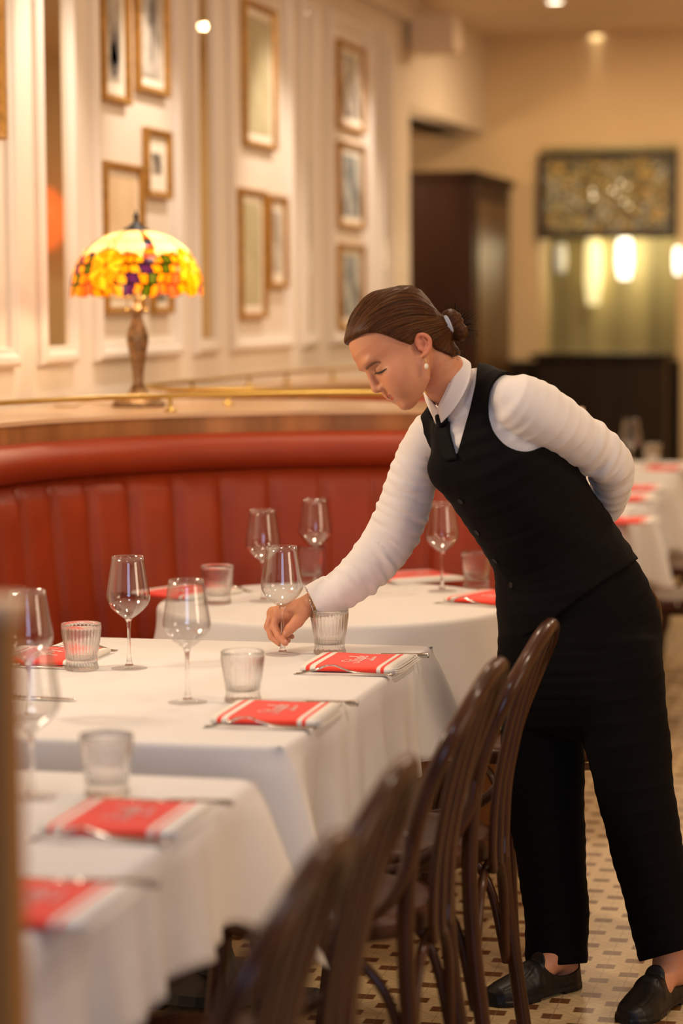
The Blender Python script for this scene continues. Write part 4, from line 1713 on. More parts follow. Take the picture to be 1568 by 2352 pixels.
def hit(f, px, py, d0=4.7, d1=5.6, off=0.0):
    """first point of f = off on the ray through a pixel (metric camera frame)"""
    d = d0
    for _ in range(160):
        q = C(px, py, d)[None]
        e = float(f(q)[0]) - off
        if e < 0.0003:
            break
        d += max(e * 0.7, 0.0004)
        if d > d1:
            break
    return C(px, py, d)


def waves(p, dirs):
    s = 0
    for (dx, dy, dz, ph, am) in dirs:
        s = s + am * np.sin(p[:, 0] * dx + p[:, 1] * dy + p[:, 2] * dz + ph)
    return s


# ---------------------------------------------------------------- head
HD = 5.06
HO = C(915, 785, HD)
HF = np.array([-0.771, -0.208, -0.602])
HF /= np.linalg.norm(HF)
HU = np.array([-0.616, 0.0, 0.788])
HU = HU - HF * (HU @ HF)
HU /= np.linalg.norm(HU)
HL = np.cross(HU, HF)
HM = np.stack([HF, HL, HU])                 # rows: forward, her left (towards the lens), up

HT = np.array([  # u, front, back, half width
    (-.1245, .070, .052, .006), (-.1195, .0795, .040, .020), (-.112, .0825, .024, .0300), (-.102, .0832, .010, .0385), (-.090, .0845, -.006, .0460),
    (-.072, .0878, -.026, .0525), (-.050, .0885, -.055, .0590), (-.028, .0865, -.078, .0645), (-.012, .0905, -.086, .0680),
    (.005, .0980, -.090, .0700), (.030, .0975, -.092, .0720), (.055, .0880, -.090, .0710), (.075, .0700, -.080, .0640),
    (.090, .0450, -.060, .0500), (.0985, .0200, -.036, .0320), (.1025, .002, -.016, .0140)])


def head_core(q):
    u = q[:, 2]
    f = np.interp(u, HT[:, 0], HT[:, 1])
    b = np.interp(u, HT[:, 0], HT[:, 2])
    w = np.interp(u, HT[:, 0], HT[:, 3])
    fc, rf = (f + b) / 2, np.maximum((f - b) / 2, 0.004)
    x, y = np.abs(q[:, 0] - fc) / rf, np.abs(q[:, 1]) / w
    n = 2.25
    k = (x ** n + y ** n + 1e-9) ** (1 / n)
    d = (k - 1) * np.minimum(rf, w) * 0.95
    return np.maximum(smax(d, u - 0.1010, 0.022), -0.1250 - u)


def head_local(q):
    d = head_core(q)
    d = smin(d, ell(q, np.array([0.0, 0, .025]), (.088, .070, .077)), 0.012)
    ql = q.copy()
    ql[:, 1] = np.abs(ql[:, 1])
    A = np.array
    # cheeks, brow ridge, sockets, lids
    d = smin(d, ell(ql, A([.046, .043, -.050]), (.032, .0190, .024)), 0.024)
    d = smin(d, ell(ql, A([.050, .034, -.074]), (.032, .0215, .028)), 0.028)
    d = smin(d, ell(ql, A([.086, .024, .005]), (.0085, .020, .0050)), 0.014)
    d = smax(d, -ell(ql, A([.0985, .030, -.0225]), (.0175, .0175, .0135)), 0.010)
    d = smin(d, np.linalg.norm(ql - A([.0720, .0315, -.0240]), axis=1) - .0135, 0.0035)
    # lid crease
    d = smax(d, -chain(ql, [A([.0885, .0200, -.0165]), A([.0880, .0310, -.0145]), A([.0800, .0430, -.0180])], [.0005, .0006, .0005]), 0.003)
    # nose
    d = smin(d, chain(q, [A([.0885, 0, -.008]), A([.0960, 0, -.028]), A([.1010, 0, -.047])], [.0062, .0066, .0082]), 0.0085)
    d = smin(d, np.linalg.norm(q - A([.1003, 0, -.0505]), axis=1) - .0092, 0.004)
    d = smin(d, ell(ql, A([.0915, .0105, -.0545]), (.0085, .0064, .0062)), 0.007)
    d = smax(d, -ell(ql, A([.0965, .0062, -.0608]), (.0050, .0030, .0030)), 0.002)
    # lips
    d = smin(d, ell(ql, A([.0815, .0070, -.0765]), (.0092, .0175, .0050)), 0.005)
    d = smin(d, ell(q, A([.0790, 0, -.0868]), (.0088, .0185, .0060)), 0.005)
    d = smax(d, -chain(ql, [A([.0918, 0, -.0815]), A([.0862, .012, -.0815]), A([.0720, .0245, -.0828])], [.0012, .0011, .0011]), 0.0025)
    # philtrum and chin
    d = smax(d, -rc(q, A([.0925, 0, -.064]), A([.0905, 0, -.072]), .0016, .0016), 0.004)
    d = smin(d, ell(q, A([.0690, 0, -.1115]), (.0135, .019, .0115)), 0.010)
    # jaw
    d = smin(d, chain(ql, [A([-.005, .056, -.062]), A([.016, .046, -.094]), A([.055, .022, -.112])], [.010, .010, .010]), 0.022)
    # ears
    base = .0690
    hx = [(-.026, .000, -.031), (-.0265, .004, -.019), (-.039, .008, -.0105), (-.0515, .012, -.0190), (-.0545, .013, -.0350), (-.0450, .010, -.0500), (-.030, .005, -.0575), (-.0185, .001, -.0570)]
    hp = [A([f, base + l, u]) for f, l, u in hx]
    qe = (ql - A([-.0185, 0, -.0390])) / .84 + A([-.037, 0, -.036])
    qe[:, 1] = base + (ql[:, 1] - base) / .84
    hr = resample([tuple(h_) + (r_,) for h_, r_ in zip(hp, [.0042, .0044, .0046, .0046, .0044, .0042, .0050, .0046])], 3)
    e = chain(qe, list(hr[:, :3]), list(hr[:, 3]), 0.002)
    e = smin(e, ell(qe, A([-.037, base + .003, -.036]), (.0170, .0042, .0240)), 0.004)
    e = smin(e, chain(qe, [A([-.0445, base + .008, -.022]), A([-.0450, base + .009, -.038]), A([-.034, base + .006, -.0480])], [.0028, .0030, .0030]), 0.003)
    e = smax(e, -ell(qe, A([-.0315, base + .011, -.037]), (.0085, .0080, .0100)), 0.003)
    e = smin(e, ell(qe, A([-.0225, base + .003, -.0385]), (.0035, .0040, .0050)), 0.003)
    d = smin(d, e * .84, 0.003)
    return d


NECK = [(985, 800, 5.09, 45, .045), (1005, 840, 5.10, 51, .048), (1032, 882, 5.125, 54, .050), (1066, 930, 5.160, 44, .042), (1090, 980, 5.18, 46, .045)]


def skin_head(p):
    q = (p - HO) @ HM.T
    d = head_local(q)
    return smin(d, limb(p, NECK, 3, 0.03), 0.012)


# ---------------------------------------------------------------- torso, limbs
TORSO = [(1088, 900, 5.15, 78, .080), (1108, 955, 5.155, 124, .120), (1142, 1032, 5.17, 157, .148), (1195, 1125, 5.20, 150, .145),
         (1233, 1198, 5.22, 141, .135), (1272, 1257, 5.25, 147, .140), (1303, 1340, 5.28, 171, .158), (1326, 1425, 5.30, 183, .165), (1332, 1500, 5.30, 187, .165)]


def torso(p):
    d = limb(p, TORSO, 3, 0.05)
    d = smin(d, chain(p, [C(1080, 893, 5.15), C(1030, 945, 5.22), C(1008, 992, 5.25)], [.040, .046, .054]), 0.03)
    d = smin(d, chain(p, [C(1100, 893, 5.13), C(1140, 895, 5.07), C(1180, 912, 5.03)], [.040, .043, .050]), 0.03)
    # bust
    d = smin(d, ell(p, C(1045, 1075, 5.13), (.055, .06, .055)), 0.03)
    return d


ARM_R = [(1000, 985, 5.25, 52, .052), (968, 1045, 5.265, 55, .052), (945, 1105, 5.285, 57, .053), (925, 1175, 5.305, 60, .055), (897, 1238, 5.32, 60, .055),
         (845, 1302, 5.315, 54, .050), (785, 1354, 5.305, 46, .044), (738, 1377, 5.30, 41, .040), (722, 1383, 5.30, 40, .039)]
ARM_L = [(1178, 915, 5.03, 62, .058), (1235, 948, 5.05, 70, .062), (1300, 990, 5.10, 64, .060), (1358, 1030, 5.155, 58, .056), (1400, 1065, 5.20, 52, .052),
         (1404, 1112, 5.27, 48, .048), (1385, 1165, 5.355, 43, .043), (1335, 1200, 5.44, 36, .036)]
LEG_R = [(1250, 1480, 5.35, 100, .100), (1247, 1600, 5.36, 101, .100), (1247, 1750, 5.365, 93, .092), (1259, 1900, 5.37, 85, .086), (1268, 2000, 5.375, 78, .082),
         (1277, 2100, 5.38, 72, .078), (1280, 2240, 5.385, 70, .076)]
LEG_L = [(1412, 1480, 5.24, 100, .100), (1424, 1600, 5.235, 102, .100), (1447, 1750, 5.235, 94, .092), (1474, 1900, 5.235, 85, .086), (1497, 2000, 5.24, 79, .082),
         (1519, 2100, 5.245, 73, .078), (1540, 2230, 5.25, 67, .074)]
PELVIS = [(1270, 1255, 5.25, 134, .128), (1298, 1330, 5.28, 158, .148), (1328, 1420, 5.30, 183, .160), (1331, 1500, 5.30, 188, .160), (1334, 1580, 5.30, 190, .150), (1338, 1640, 5.30, 150, .120)]


def foot_frame(heel, toe, ln):
    h, t = Vector(heel), Vector(toe)
    x = (t - h).normalized()
    z = Vector((0, 0, 1))
    y = z.cross(x)
    return h, x, y, z


FR = foot_frame((-0.757, 5.25, 0), (-0.928, 5.041, 0), 0.27)
FL = foot_frame((-0.519, 5.215, 0), (-0.612, 4.966, 0), 0.262)


def foot_pt(fr, x, y, z):
    return unworld(fr[0] + fr[1] * x + fr[2] * y + fr[3] * z)


def feet(p):
    d = None
    for fr in (FR, FL):
        pts = [foot_pt(fr, .050, 0, .26), foot_pt(fr, .048, 0, .13), foot_pt(fr, .062, 0, .080), foot_pt(fr, .115, 0, .046), foot_pt(fr, .19, .003, .028)]
        e = chain(p, pts, [.040, .0335, .0330, .0255, .018], 0.015)
        e = smin(e, chain(p, [foot_pt(fr, .04, 0, .13), foot_pt(fr, .030, 0, .045)], [.022, .0265]), 0.015)
        d = e if d is None else np.minimum(d, e)
    return d


WR = [(760, 1368, 5.302, 30, .030), (728, 1381, 5.303, 26, .027), (708, 1391, 5.305, 24, .026), (682, 1402, 5.318, 23, .028), (655, 1409, 5.333, 20, .030), (636, 1409, 5.338, 16, .030)]
FING = [
    ([(638, 1405, 5.318), (629, 1438, 5.311), (640, 1462, 5.291), (655, 1477, 5.279)], [.0098, .0090, .0080, .0068]),
    ([(626, 1407, 5.334), (616, 1437, 5.328), (624, 1463, 5.316), (642, 1478, 5.302)], [.0098, .0090, .0080, .0068]),
    ([(624, 1411, 5.350), (615, 1440, 5.346), (630, 1466, 5.334), (661, 1471, 5.318)], [.0094, .0086, .0076, .0064]),
    ([(628, 1415, 5.364), (624, 1440, 5.360), (641, 1460, 5.348), (670, 1462, 5.332)], [.0086, .0078, .0068, .0058])]
THUMB = ([(700, 1402, 5.288), (683, 1427, 5.279), (667, 1443, 5.276), (657.5, 1455, 5.280)], [.0165, .0135, .0112, .0086])


def hand_r(p):
    d = limb(p, WR, 3, 0.012)
    for pts, rs in FING:
        d = smin(d, chain(p, [C(*q) for q in pts], rs, 0.0025), 0.0045)
    # knuckles
    for pts, rs in FING:
        d = smin(d, np.linalg.norm(p - C(pts[0][0] - 1, pts[0][1] - 3, pts[0][2]), axis=1) - .0102, 0.006)
    d = smin(d, chain(p, [C(656, 1420, 5.332), C(650, 1448, 5.334)], [.015, .012]), 0.006)
    d = smin(d, chain(p, [C(*q) for q in THUMB[0]], THUMB[1], 0.004), 0.007)
    return d


def hand_l(p):
    d = limb(p, [(1350, 1193, 5.41, 26, .026), (1318, 1207, 5.455, 24, .026), (1280, 1222, 5.475, 24, .034), (1250, 1232, 5.48, 22, .036)], 3, 0.012)
    for k in range(4):
        o = (k - 1.5) * .019
        d = smin(d, chain(p, [C(1252, 1230 + o * 300, 5.478 + o * .9), C(1222, 1246 + o * 420, 5.482 + o * .8), C(1205, 1262 + o * 430, 5.480 + o * .7), C(1196, 1278 + o * 430, 5.472 + o * .6)], [.0095, .0088, .0078, .0066], .003), .004)
    d = smin(d, chain(p, [C(1318, 1210, 5.44), C(1290, 1245, 5.435), C(1268, 1268, 5.44)], [.015, .012, .0085], .004), .007)
    return d


def body_rest(p):
    d = torso(p) + 0.020
    d = smin(d, limb(p, [r[:3] + (r[3] * .72, r[4] * .72) for r in ARM_R], 2, .02), 0.02)
    d = smin(d, limb(p, [r[:3] + (r[3] * .72, r[4] * .72) for r in ARM_L], 2, .02), 0.02)
    d = smin(d, hand_l(p), 0.01)
    d = smin(d, limb(p, PELVIS, 2, .05) + 0.02, 0.02)
    for L_, a in ((LEG_R, FR), (LEG_L, FL)):
        rows = [r[:3] + (r[3] * (.80 - .06 * i), r[4] * (.80 - .06 * i)) for i, r in enumerate(L_)]
        d = smin(d, limb(p, rows, 2, .03), 0.03)
    d = smin(d, feet(p), 0.02)
    d = smin(d, limb(p, NECK[2:], 2, .03), 0.02)
    return d


def bounds(pts, m):
    pts = np.array(pts)
    return pts.min(0) - m, pts.max(0) + m


# ---- one skin mesh
vh, fh = surface(skin_head, HO + np.array([-.155, -.125, -.20]), HO + np.array([.215, .19, .150]), 0.0015)
ql = (vh - HO) @ HM.T
keep = np.ones(len(vh), bool)
vh = relax(vh, fh, 2, 0.5)
ql = (vh - HO) @ HM.T
lo, hi = bounds([C(610, 1360, 5.26), C(770, 1490, 5.37)], 0.012)
vr, fr_ = surface(hand_r, lo, hi, 0.0011)
vr = relax(vr, fr_, 3, 0.5)
vb, fb = surface(body_rest, C(690, 780, 5.0) * 0 + np.array([-.10, 4.90, -1.16]), np.array([.86, 5.66, .32]), 0.006)
vb = relax(vb, fb, 1, 0.5)
SKIN = np.array([0.60, 0.265, 0.140])


def skin_tone(v):
    c = np.repeat(SKIN[None], len(v), 0)
    q = (v - HO) @ HM.T
    qa = q.copy()
    qa[:, 1] = np.abs(qa[:, 1])
    def mixin(w, col):
        nonlocal c
        w = np.clip(w, 0, 1)[:, None]
        c = c * (1 - w) + np.array(col) * w
    lipm = np.minimum(ell(qa, np.array([.0828, .0070, -.0772]), (.0098, .0178, .0046)), ell(q, np.array([.0800, 0, -.0860]), (.0098, .0195, .0056)))
    mixin(np.clip(0.5 - lipm / .0016, 0, 1) * .95, (0.46, 0.085, 0.062))
    ear = ell(qa, np.array([-.020, .075, -.038]), (.024, .018, .032))
    mixin(np.clip(0.3 - ear / .012, 0, 1) * .55, (0.62, 0.17, 0.10))
    ck = ell(qa, np.array([.065, .048, -.052]), (.03, .02, .024))
    mixin(np.clip(0.4 - ck / .02, 0, 1) * .25, (0.62, 0.20, 0.11))
    lid = ell(qa, np.array([.084, .032, -.0200]), (.012, .017, .0085))
    mixin(np.clip(0.4 - lid / .006, 0, 1) * .55, (0.42, 0.165, 0.085))
    sc = np.clip((v[:, 2] * 0 + np.linalg.norm(v - C(650, 1455, 5.29), axis=1) - .015) / .05, 0, 1)
    mixin((1 - sc) * .30 * (np.linalg.norm(v - C(650, 1455, 5.29), axis=1) < .1), (0.64, 0.21, 0.12))
    return c


M_SKIN = mat('skin', tuple(SKIN), 0.46, spec=0.4, sss=0.25, bump=(350, 0.08))
n_, l_ = nodes_of(M_SKIN)
vc = n_.new('ShaderNodeVertexColor')
vc.layer_name = 'tone'
l_.new(vc.outputs['Color'], n_['Principled BSDF'].inputs['Base Color'])
V_ = np.concatenate([vh, vr, vb])
F_ = np.concatenate([fh, fr_ + len(vh), fb + len(vh) + len(vr)])
person = np_obj('person', V_, F_, M_SKIN, None, skin_tone(V_))
tag(person, 'woman in white shirt and black vest leaning over the table, holding a wine glass stem', 'person')

# ---------------------------------------------------------------- hair
HLINE = np.array([(.100, .070), (.0815, .0600), (.060, .0520), (.044, .0400), (.0305, .0200), (.0156, -.0050), (.002, -.0235), (-.006, -.0230), (-.018, -.0130), (-.030, -.0140),
                  (-.040, -.0400), (-.050, -.0680), (-.068, -.0950), (-.120, -.1050)])[::-1]
BUN = np.array([-.1085, .006, -.040])


def hair_f(p):
    q = (p - HO) @ HM.T
    d0 = head_core(q)
    d0 = smin(d0, ell(q, np.array([0.0, 0, .025]), (.088, .070, .077)), 0.012)
    d0 = smin(d0, limb(p, NECK, 2, 0.03), 0.012)
    hl = np.interp(q[:, 0], HLINE[:, 0], HLINE[:, 1])
    e = hl - q[:, 2]
    a = np.arctan2(q[:, 1] - BUN[1], q[:, 2] - BUN[2] - (q[:, 0] - BUN[0]) * 0.28)
    r = np.hypot(q[:, 1], q[:, 2] - BUN[2])
    rid = (np.sin(a * 58) * .5 + np.sin(a * 91 + 1.3) * .45 + np.sin(a * 137 + .4) * .4) * .00035
    th = 0.0085 + 0.004 * np.clip((q[:, 2] - .0) / .1, 0, 1) + rid
    cap_ = smax(d0 - th, e * 0.75, 0.009)
    # hair gathered towards the knot
    g = chain(q, [np.array([-.070, .010, -.022]), np.array([-.092, .006, -.034]), BUN], [.044, .026, .0155])
    g = smax(g, e * .75, 0.004) + rid * .6
    d = smin(cap_, g, 0.016)
    b1 = ell(q, BUN + np.array([-.010, .0, .006]), (.021, .024, .027)) + .0012 * np.sin(q[:, 2] * 420 + q[:, 1] * 260 + 2)
    b2 = ell(q, BUN + np.array([-.006, .004, -.022]), (.018, .021, .019)) + .0012 * np.sin(q[:, 0] * 420 + q[:, 1] * 300)
    b = smin(b1, b2, 0.006)
    return smin(d, b, 0.003)


vv, ff = surface(hair_f, HO + np.array([-.150, -.125, -.10]), HO + np.array([.185, .19, .160]), 0.0015)
vv = relax(vv, ff, 1, 0.4)
q = (vv - HO) @ HM.T
a = np.arctan2(q[:, 1] - BUN[1], q[:, 2] - BUN[2] - (q[:, 0] - BUN[0]) * 0.28)
s = 0.5 + 0.16 * np.sin(a * 23 + 1) + 0.18 * np.sin(a * 61 + 2 + q[:, 0] * 9) + 0.17 * np.sin(a * 103 + q[:, 0] * 6) + .16 * np.sin(a * 170)
s = np.clip(s, 0, 1)[:, None]
hc = np.array([0.028, 0.0095, 0.0028]) * (1 - s) + np.array([0.105, 0.039, 0.0110]) * s
M_HAIR = mat('brown_hair', (0.07, 0.03, 0.012), 0.45, spec=0.16)
n_, l_ = nodes_of(M_HAIR)
vc = n_.new('ShaderNodeVertexColor')
vc.layer_name = 'tone'
l_.new(vc.outputs['Color'], n_['Principled BSDF'].inputs['Base Color'])
n_['Principled BSDF'].inputs['Anisotropic'].default_value = 0.4
hair = np_obj('hair', vv, ff, M_HAIR, person, hc)
# fine strands lying over the head, swept back to the knot
rng = np.random.RandomState(5)
NS, NK = 620, 15
aa = rng.uniform(-1.2, 2.15, NS)
f0 = rng.uniform(-.01, .088, NS)
f1 = np.maximum(-.100, f0 - rng.uniform(.06, .19, NS))
tt = np.linspace(0, 1, NK)
ffs = f0[:, None] + (f1 - f0)[:, None] * tt[None]
ang = aa[:, None] + rng.uniform(-.05, .05, NS)[:, None] * (tt[None] - .5) * 2 + 0 * ffs
cu = BUN[2] + (ffs - BUN[0]) * 0.28
lo_ = np.full(ffs.shape, .004)
hi_ = np.full(ffs.shape, .15)
for _ in range(15):
    md_ = (lo_ + hi_) / 2
    ql_ = np.stack([ffs, BUN[1] + md_ * np.sin(ang), cu + md_ * np.cos(ang)], -1).reshape(-1, 3)
    val = hair_f(HO + ql_ @ HM).reshape(ffs.shape)
    lo_ = np.where(val < 0, md_, lo_)
    hi_ = np.where(val < 0, hi_, md_)
rr_ = (lo_ + hi_) / 2 + rng.uniform(-.0003, .0004, NS)[:, None]
PT = np.stack([ffs, BUN[1] + rr_ * np.sin(ang), cu + rr_ * np.cos(ang)], -1)
bm = bmesh.new()
tl = bm.verts.layers.float_color.new('tone')
for i in range(NS):
    pp = PT[i]
    ok_ = pp[:, 2] > np.interp(pp[:, 0], HLINE[:, 0], HLINE[:, 1]) + .002
    pp = pp[ok_]
    if len(pp) < 5 or np.max(np.linalg.norm(np.diff(pp, axis=0), axis=1)) > .03:
        continue
    wp = [Vector(x) for x in to_local(HO + pp @ HM)]
    n0 = len(bm.verts)
    K = len(wp)
    w0 = rng.uniform(.0005, .0010)
    rings_ = add_tube(bm, wp, [w0 * (0.15 + .85 * math.sin(PI * (k + .5) / K)) for k in range(K)], 5, caps=False)
    g = rng.uniform(0, 1) ** 1.6
    colr = (0.024 + .125 * g, 0.0080 + .050 * g, 0.0024 + .0150 * g, 1)
    for rg in rings_:
        for vtx in rg:
            vtx[tl] = colr
mesh_obj('swept_strands', bm, M_HAIR, hair)
# flyaway wisps round the knot
rnd = random.Random(11)


def hl2c(f, l, u):
    return HO + HF * f + HL * l + HU * u


def loc(v):
    return Vector(to_local(np.array(v)[None])[0])


bm = bmesh.new()
for k in range(95):
    a1 = rnd.uniform(-2.0, 2.2)
    b_ = rnd.uniform(-1, 1)
    bc = BUN + np.array([-.010, .0, -.006])
    dr = np.array([-math.cos(a1) * .9, b_ * .5, math.sin(a1)])
    dr /= np.linalg.norm(dr)
    st = bc + dr * .018
    L = rnd.uniform(.016, .036)
    side = np.cross(dr, [rnd.uniform(-1, 1), rnd.uniform(-1, 1), rnd.uniform(-1, 1)])
    p1 = st + dr * L * .5 + side * rnd.uniform(-.006, .006)
    p2 = st + dr * L + side * rnd.uniform(-.014, .014)
    add_tube(bm, catmull([loc(hl2c(*st)), loc(hl2c(*p1)), loc(hl2c(*p2))], 5), [0.0007 * (1 - .06 * i) for i in range(11)], 4, caps=False)
for k in range(26):
    st = np.array([rnd.uniform(-.085, -.062), rnd.uniform(-.01, .045), rnd.uniform(-.1, -.07)])
    L = rnd.uniform(.012, .025)
    p2 = st + np.array([-.5, .1, -1.0]) * L * .6 + np.array([rnd.uniform(-.004, .004)] * 3)
    add_tube(bm, catmull([loc(hl2c(*st)), loc(hl2c(*((st + p2) / 2 + np.array([.002, .002, 0])))), loc(hl2c(*p2))], 4), 0.0004, 4, caps=False)
mesh_obj('loose_strands', bm, M_HAIR, hair)
# pale elastic round the knot
ring = []
n_ax = np.array([-.9, .1, -.25])
n_ax /= np.linalg.norm(n_ax)
e1 = np.cross(n_ax, [0, 1, 0])
e1 /= np.linalg.norm(e1)
e2 = np.cross(n_ax, e1)
for k in range(28):
    t_ = 2 * PI * k / 28
    c_ = BUN + np.array([.0055, .001, .005])
    ring.append(loc(hl2c(*(c_ + e1 * math.cos(t_) * .0200 + e2 * math.sin(t_) * .0235))))
bm = bmesh.new()
nn_ = (loc(hl2c(*(n_ax))) - loc(hl2c(0, 0, 0))).normalized()
for k in range(3):
    add_tube(bm, [v + nn_ * (k - 1) * .0028 for v in ring], 0.0032, 8, True)
mesh_obj('hair_elastic', bm, mat('pale_blue_elastic', (0.42, 0.46, 0.56), 0.7), hair)

# ---------------------------------------------------------------- brows, lashes, earring
M_BROW = mat('brow_hair', (0.150, 0.060, 0.024), 0.8)


def on_skin(px, py, off=0.0006):
    return loc(hit(skin_head, px, py, 4.85, 5.3, off))


bm = bmesh.new()
bp = [on_skin(x, y) for x, y in [(841, 847), (846, 842), (854, 836.5), (863, 832.5), (873, 831.5)]]
add_tube(bm, catmull(bp, 5), [.0011 + .0017 * math.sin(PI * min(1, (i + 4) / 22)) * (1 - .018 * i) for i in range(21)], 8)
mesh_obj('eyebrow', bm, M_BROW, person)
bm = bmesh.new()
lp_ = [on_skin(x, y, 0.0004) for x, y in [(861, 857.5), (867, 857), (874, 855), (881, 851), (887, 846.5)]]
add_tube(bm, catmull(lp_, 5), [.0008 + .0012 * math.sin(PI * i / 20) for i in range(21)], 6)
for i, b0 in enumerate(catmull(lp_, 4)):
    tip = b0 + Vector(to_local(np.array([C(0, 0, 1) * 0]))[0]) * 0
    w = on_skin(861 + i * 1.6 - 3.5, 861.5 - i * .55, .0035)
    add_tube(bm, [b0, b0.lerp(w, .55), w], [.0004, .0003, .0001], 4)
mesh_obj('eyelashes', bm, mat('dark_lash', (0.012, 0.008, 0.006), 0.6), person)
bm = bmesh.new()
fl = [hl2c(.0868, -.027, -.0285), hl2c(.0915, -.029, -.0330), hl2c(.0945, -.031, -.0345)]
for k in range(6):
    o_ = HL * (-.0022 * k)
    add_tube(bm, [loc(x + o_) for x in fl], [.0005, .0003, .0001], 4)
mesh_obj('far_eyelashes', bm, MATS['dark_lash'], person)
M_PEARL = mat('pearl', (0.86, 0.78, 0.60), 0.2, coat=0.5)
e0 = hit(skin_head, 974, 822, 4.85, 5.3, 0.001)
bm = bmesh.new()
add_tube(bm, catmull([loc(e0), loc(e0 + np.array([.003, -.003, -.006])), loc(e0 + np.array([.004, -.004, -.011]))], 5), .0007, 6)
mesh_obj('earring_wire', bm, M_BRASS, person)
bm = bmesh.new()
bmesh.ops.create_uvsphere(bm, u_segments=16, v_segments=10, radius=1)
for v in bm.verts:
    v.co = loc(e0 + np.array([.0042, -.005, -.0175])) + Vector((v.co.x * .0042, v.co.y * .003, v.co.z * .0062))
mesh_obj('earring_pearl', bm, M_PEARL, person)

# ---------------------------------------------------------------- shirt
M_SHIRT = mat('white_shirt', (0.80, 0.755, 0.72), 0.7, spec=0.25, sheen=0.25, bump=(600, 0.06))


def arm_folds(p, rows, amp, seed, freq=230.0):
    R = resample(rows, 3)
    pts = np.array([C(*r[:3]) for r in R])
    best = np.full(len(p), 1e9)
    sv = np.zeros(len(p))
    ang = np.zeros(len(p))
    acc = 0.0
    for i in range(len(pts) - 1):
        ba = pts[i + 1] - pts[i]
        L = np.linalg.norm(ba)
        t = np.clip(((p - pts[i]) @ ba) / (L * L), 0, 1)
        q = p - pts[i] - t[:, None] * ba
        dd = np.linalg.norm(q, axis=1)
        ax = ba / L
        dv = np.array([0, 1.0, 0]) - ax * ax[1]
        dv /= np.linalg.norm(dv)
        s2 = np.cross(dv, ax)
        m = dd < best
        best = np.where(m, dd, best)
        sv = np.where(m, acc + t * L, sv)
        ang = np.where(m, np.arctan2(q @ s2, -(q @ dv)), ang)
        acc += L
    T = acc
    u = sv / T
    mask = np.interp(u, amp[0], amp[1])
    ph = seed
    w = np.sin(sv * freq + 3.2 * np.sin(ang * 1.0 + ph) + ph) * 0.55
    w = w + np.sin(sv * freq * .57 + 4.0 * np.sin(ang + ph * 2.1) + 1.0) * 0.6
    w = w + np.sin(sv * freq * 1.7 + 1.5 * np.cos(ang * 2 + ph) + 2.0) * 0.25
    w = np.sign(w) * np.abs(w) ** 1.2
    lng = np.sin(ang * 3 + sv * 22 + ph) * 0.45
    brk = np.clip(0.45 + 0.6 * np.sin(ang * 1.4 + sv * 13 + ph * 3) * np.sin(sv * 31 + ang + ph), 0.0, 1.2)
    return (w * brk + lng * .5) * mask


def cut_plane(p, a, b, side=1):
    """signed distance to the plane through b, normal a->b"""
    n = (b - a) / np.linalg.norm(b - a)
    return (p - b) @ n


FOLD_R = ([0, .12, .30, .42, .55, .68, .80, .88, 1], [.0008, .0014, .0018, .0045, .0055, .0040, .0022, .0008, .0003])
FOLD_L = ([0, .12, .3, .45, .6, .75, 1], [.0010, .0022, .0038, .0052, .0062, .0046, .0022])


def shirt_f(p):
    d = torso(p) + 0.0085 + waves(p, [(60, 30, 90, 0, .0007), (-40, 20, 130, 1, .0006)])
    d = np.maximum(d, cut_plane(p, C(1195, 1125, 5.20), C(1212, 1162, 5.21)))
    aR = limb(p, ARM_R, 3, .02) + arm_folds(p, ARM_R, FOLD_R, 0.7, 250)
    aR = np.maximum(aR, cut_plane(p, C(785, 1354, 5.305), C(731, 1379, 5.30)))
    # cuff: a crisp band stepping off the sleeve
    cf = limb(p, [(768, 1362, 5.304, 46, .044), (745, 1373, 5.302, 44.5, .0425), (728, 1381, 5.30, 43, .041), (700, 1394, 5.299, 42, .04)], 2, .01)
    cf = np.maximum(cf, cut_plane(p, C(785, 1354, 5.305), C(717, 1386, 5.30)))
    cf = np.maximum(cf, -cut_plane(p, C(785, 1354, 5.305), C(764, 1364, 5.303)))
    aR = np.minimum(aR, cf)
    aR = np.maximum(aR, -limb(p, [(733, 1379, 5.30, 38, .0365), (700, 1394, 5.299, 38, .0365), (660, 1412, 5.299, 38, .0365)], 2, .004))
    aL = limb(p, ARM_L, 3, .02) + arm_folds(p, ARM_L, FOLD_L, 2.1, 118)
    d = smin(d, aR, 0.014)
    d = smin(d, aL, 0.012)
    # neck opening
    d = smax(d, -limb(p, [(960, 800, 5.09, 60, .056), (1010, 852, 5.105, 57, .053), (1036, 890, 5.127, 47, .045), (1052, 912, 5.14, 40, .04)], 2, .01), 0.004)
    return d


vv, ff = surface(shirt_f, np.array([-.10, 4.92, -.23]), np.array([.66, 5.56, .315]), 0.0028)
vv = relax(vv, ff, 1, 0.4)
shirt = np_obj('shirt', vv, ff, M_SHIRT, person)


def strip(name, T, Bt, m, parent, th=0.0025, n=5, bulge=0.0):
    """a strip of cloth between two edge curves given in the metric frame"""
    T2, B2_ = catmull([loc(t) for t in T], n), catmull([loc(t) for t in Bt], n)
    K = 6
    bm = bmesh.new()
    rows = []
    for a_, b_ in zip(T2, B2_):
        rows.append([bm.verts.new(a_.lerp(b_, k / K)) for k in range(K + 1)])
    for r0, r1 in zip(rows[:-1], rows[1:]):
        for k in range(K):
            bm.faces.new((r0[k], r0[k + 1], r1[k + 1], r1[k]))
    o = mesh_obj(name, bm, m, parent)
    md = o.modifiers.new('thickness', 'SOLIDIFY')
    md.thickness = th
    md.offset = 0
    return o


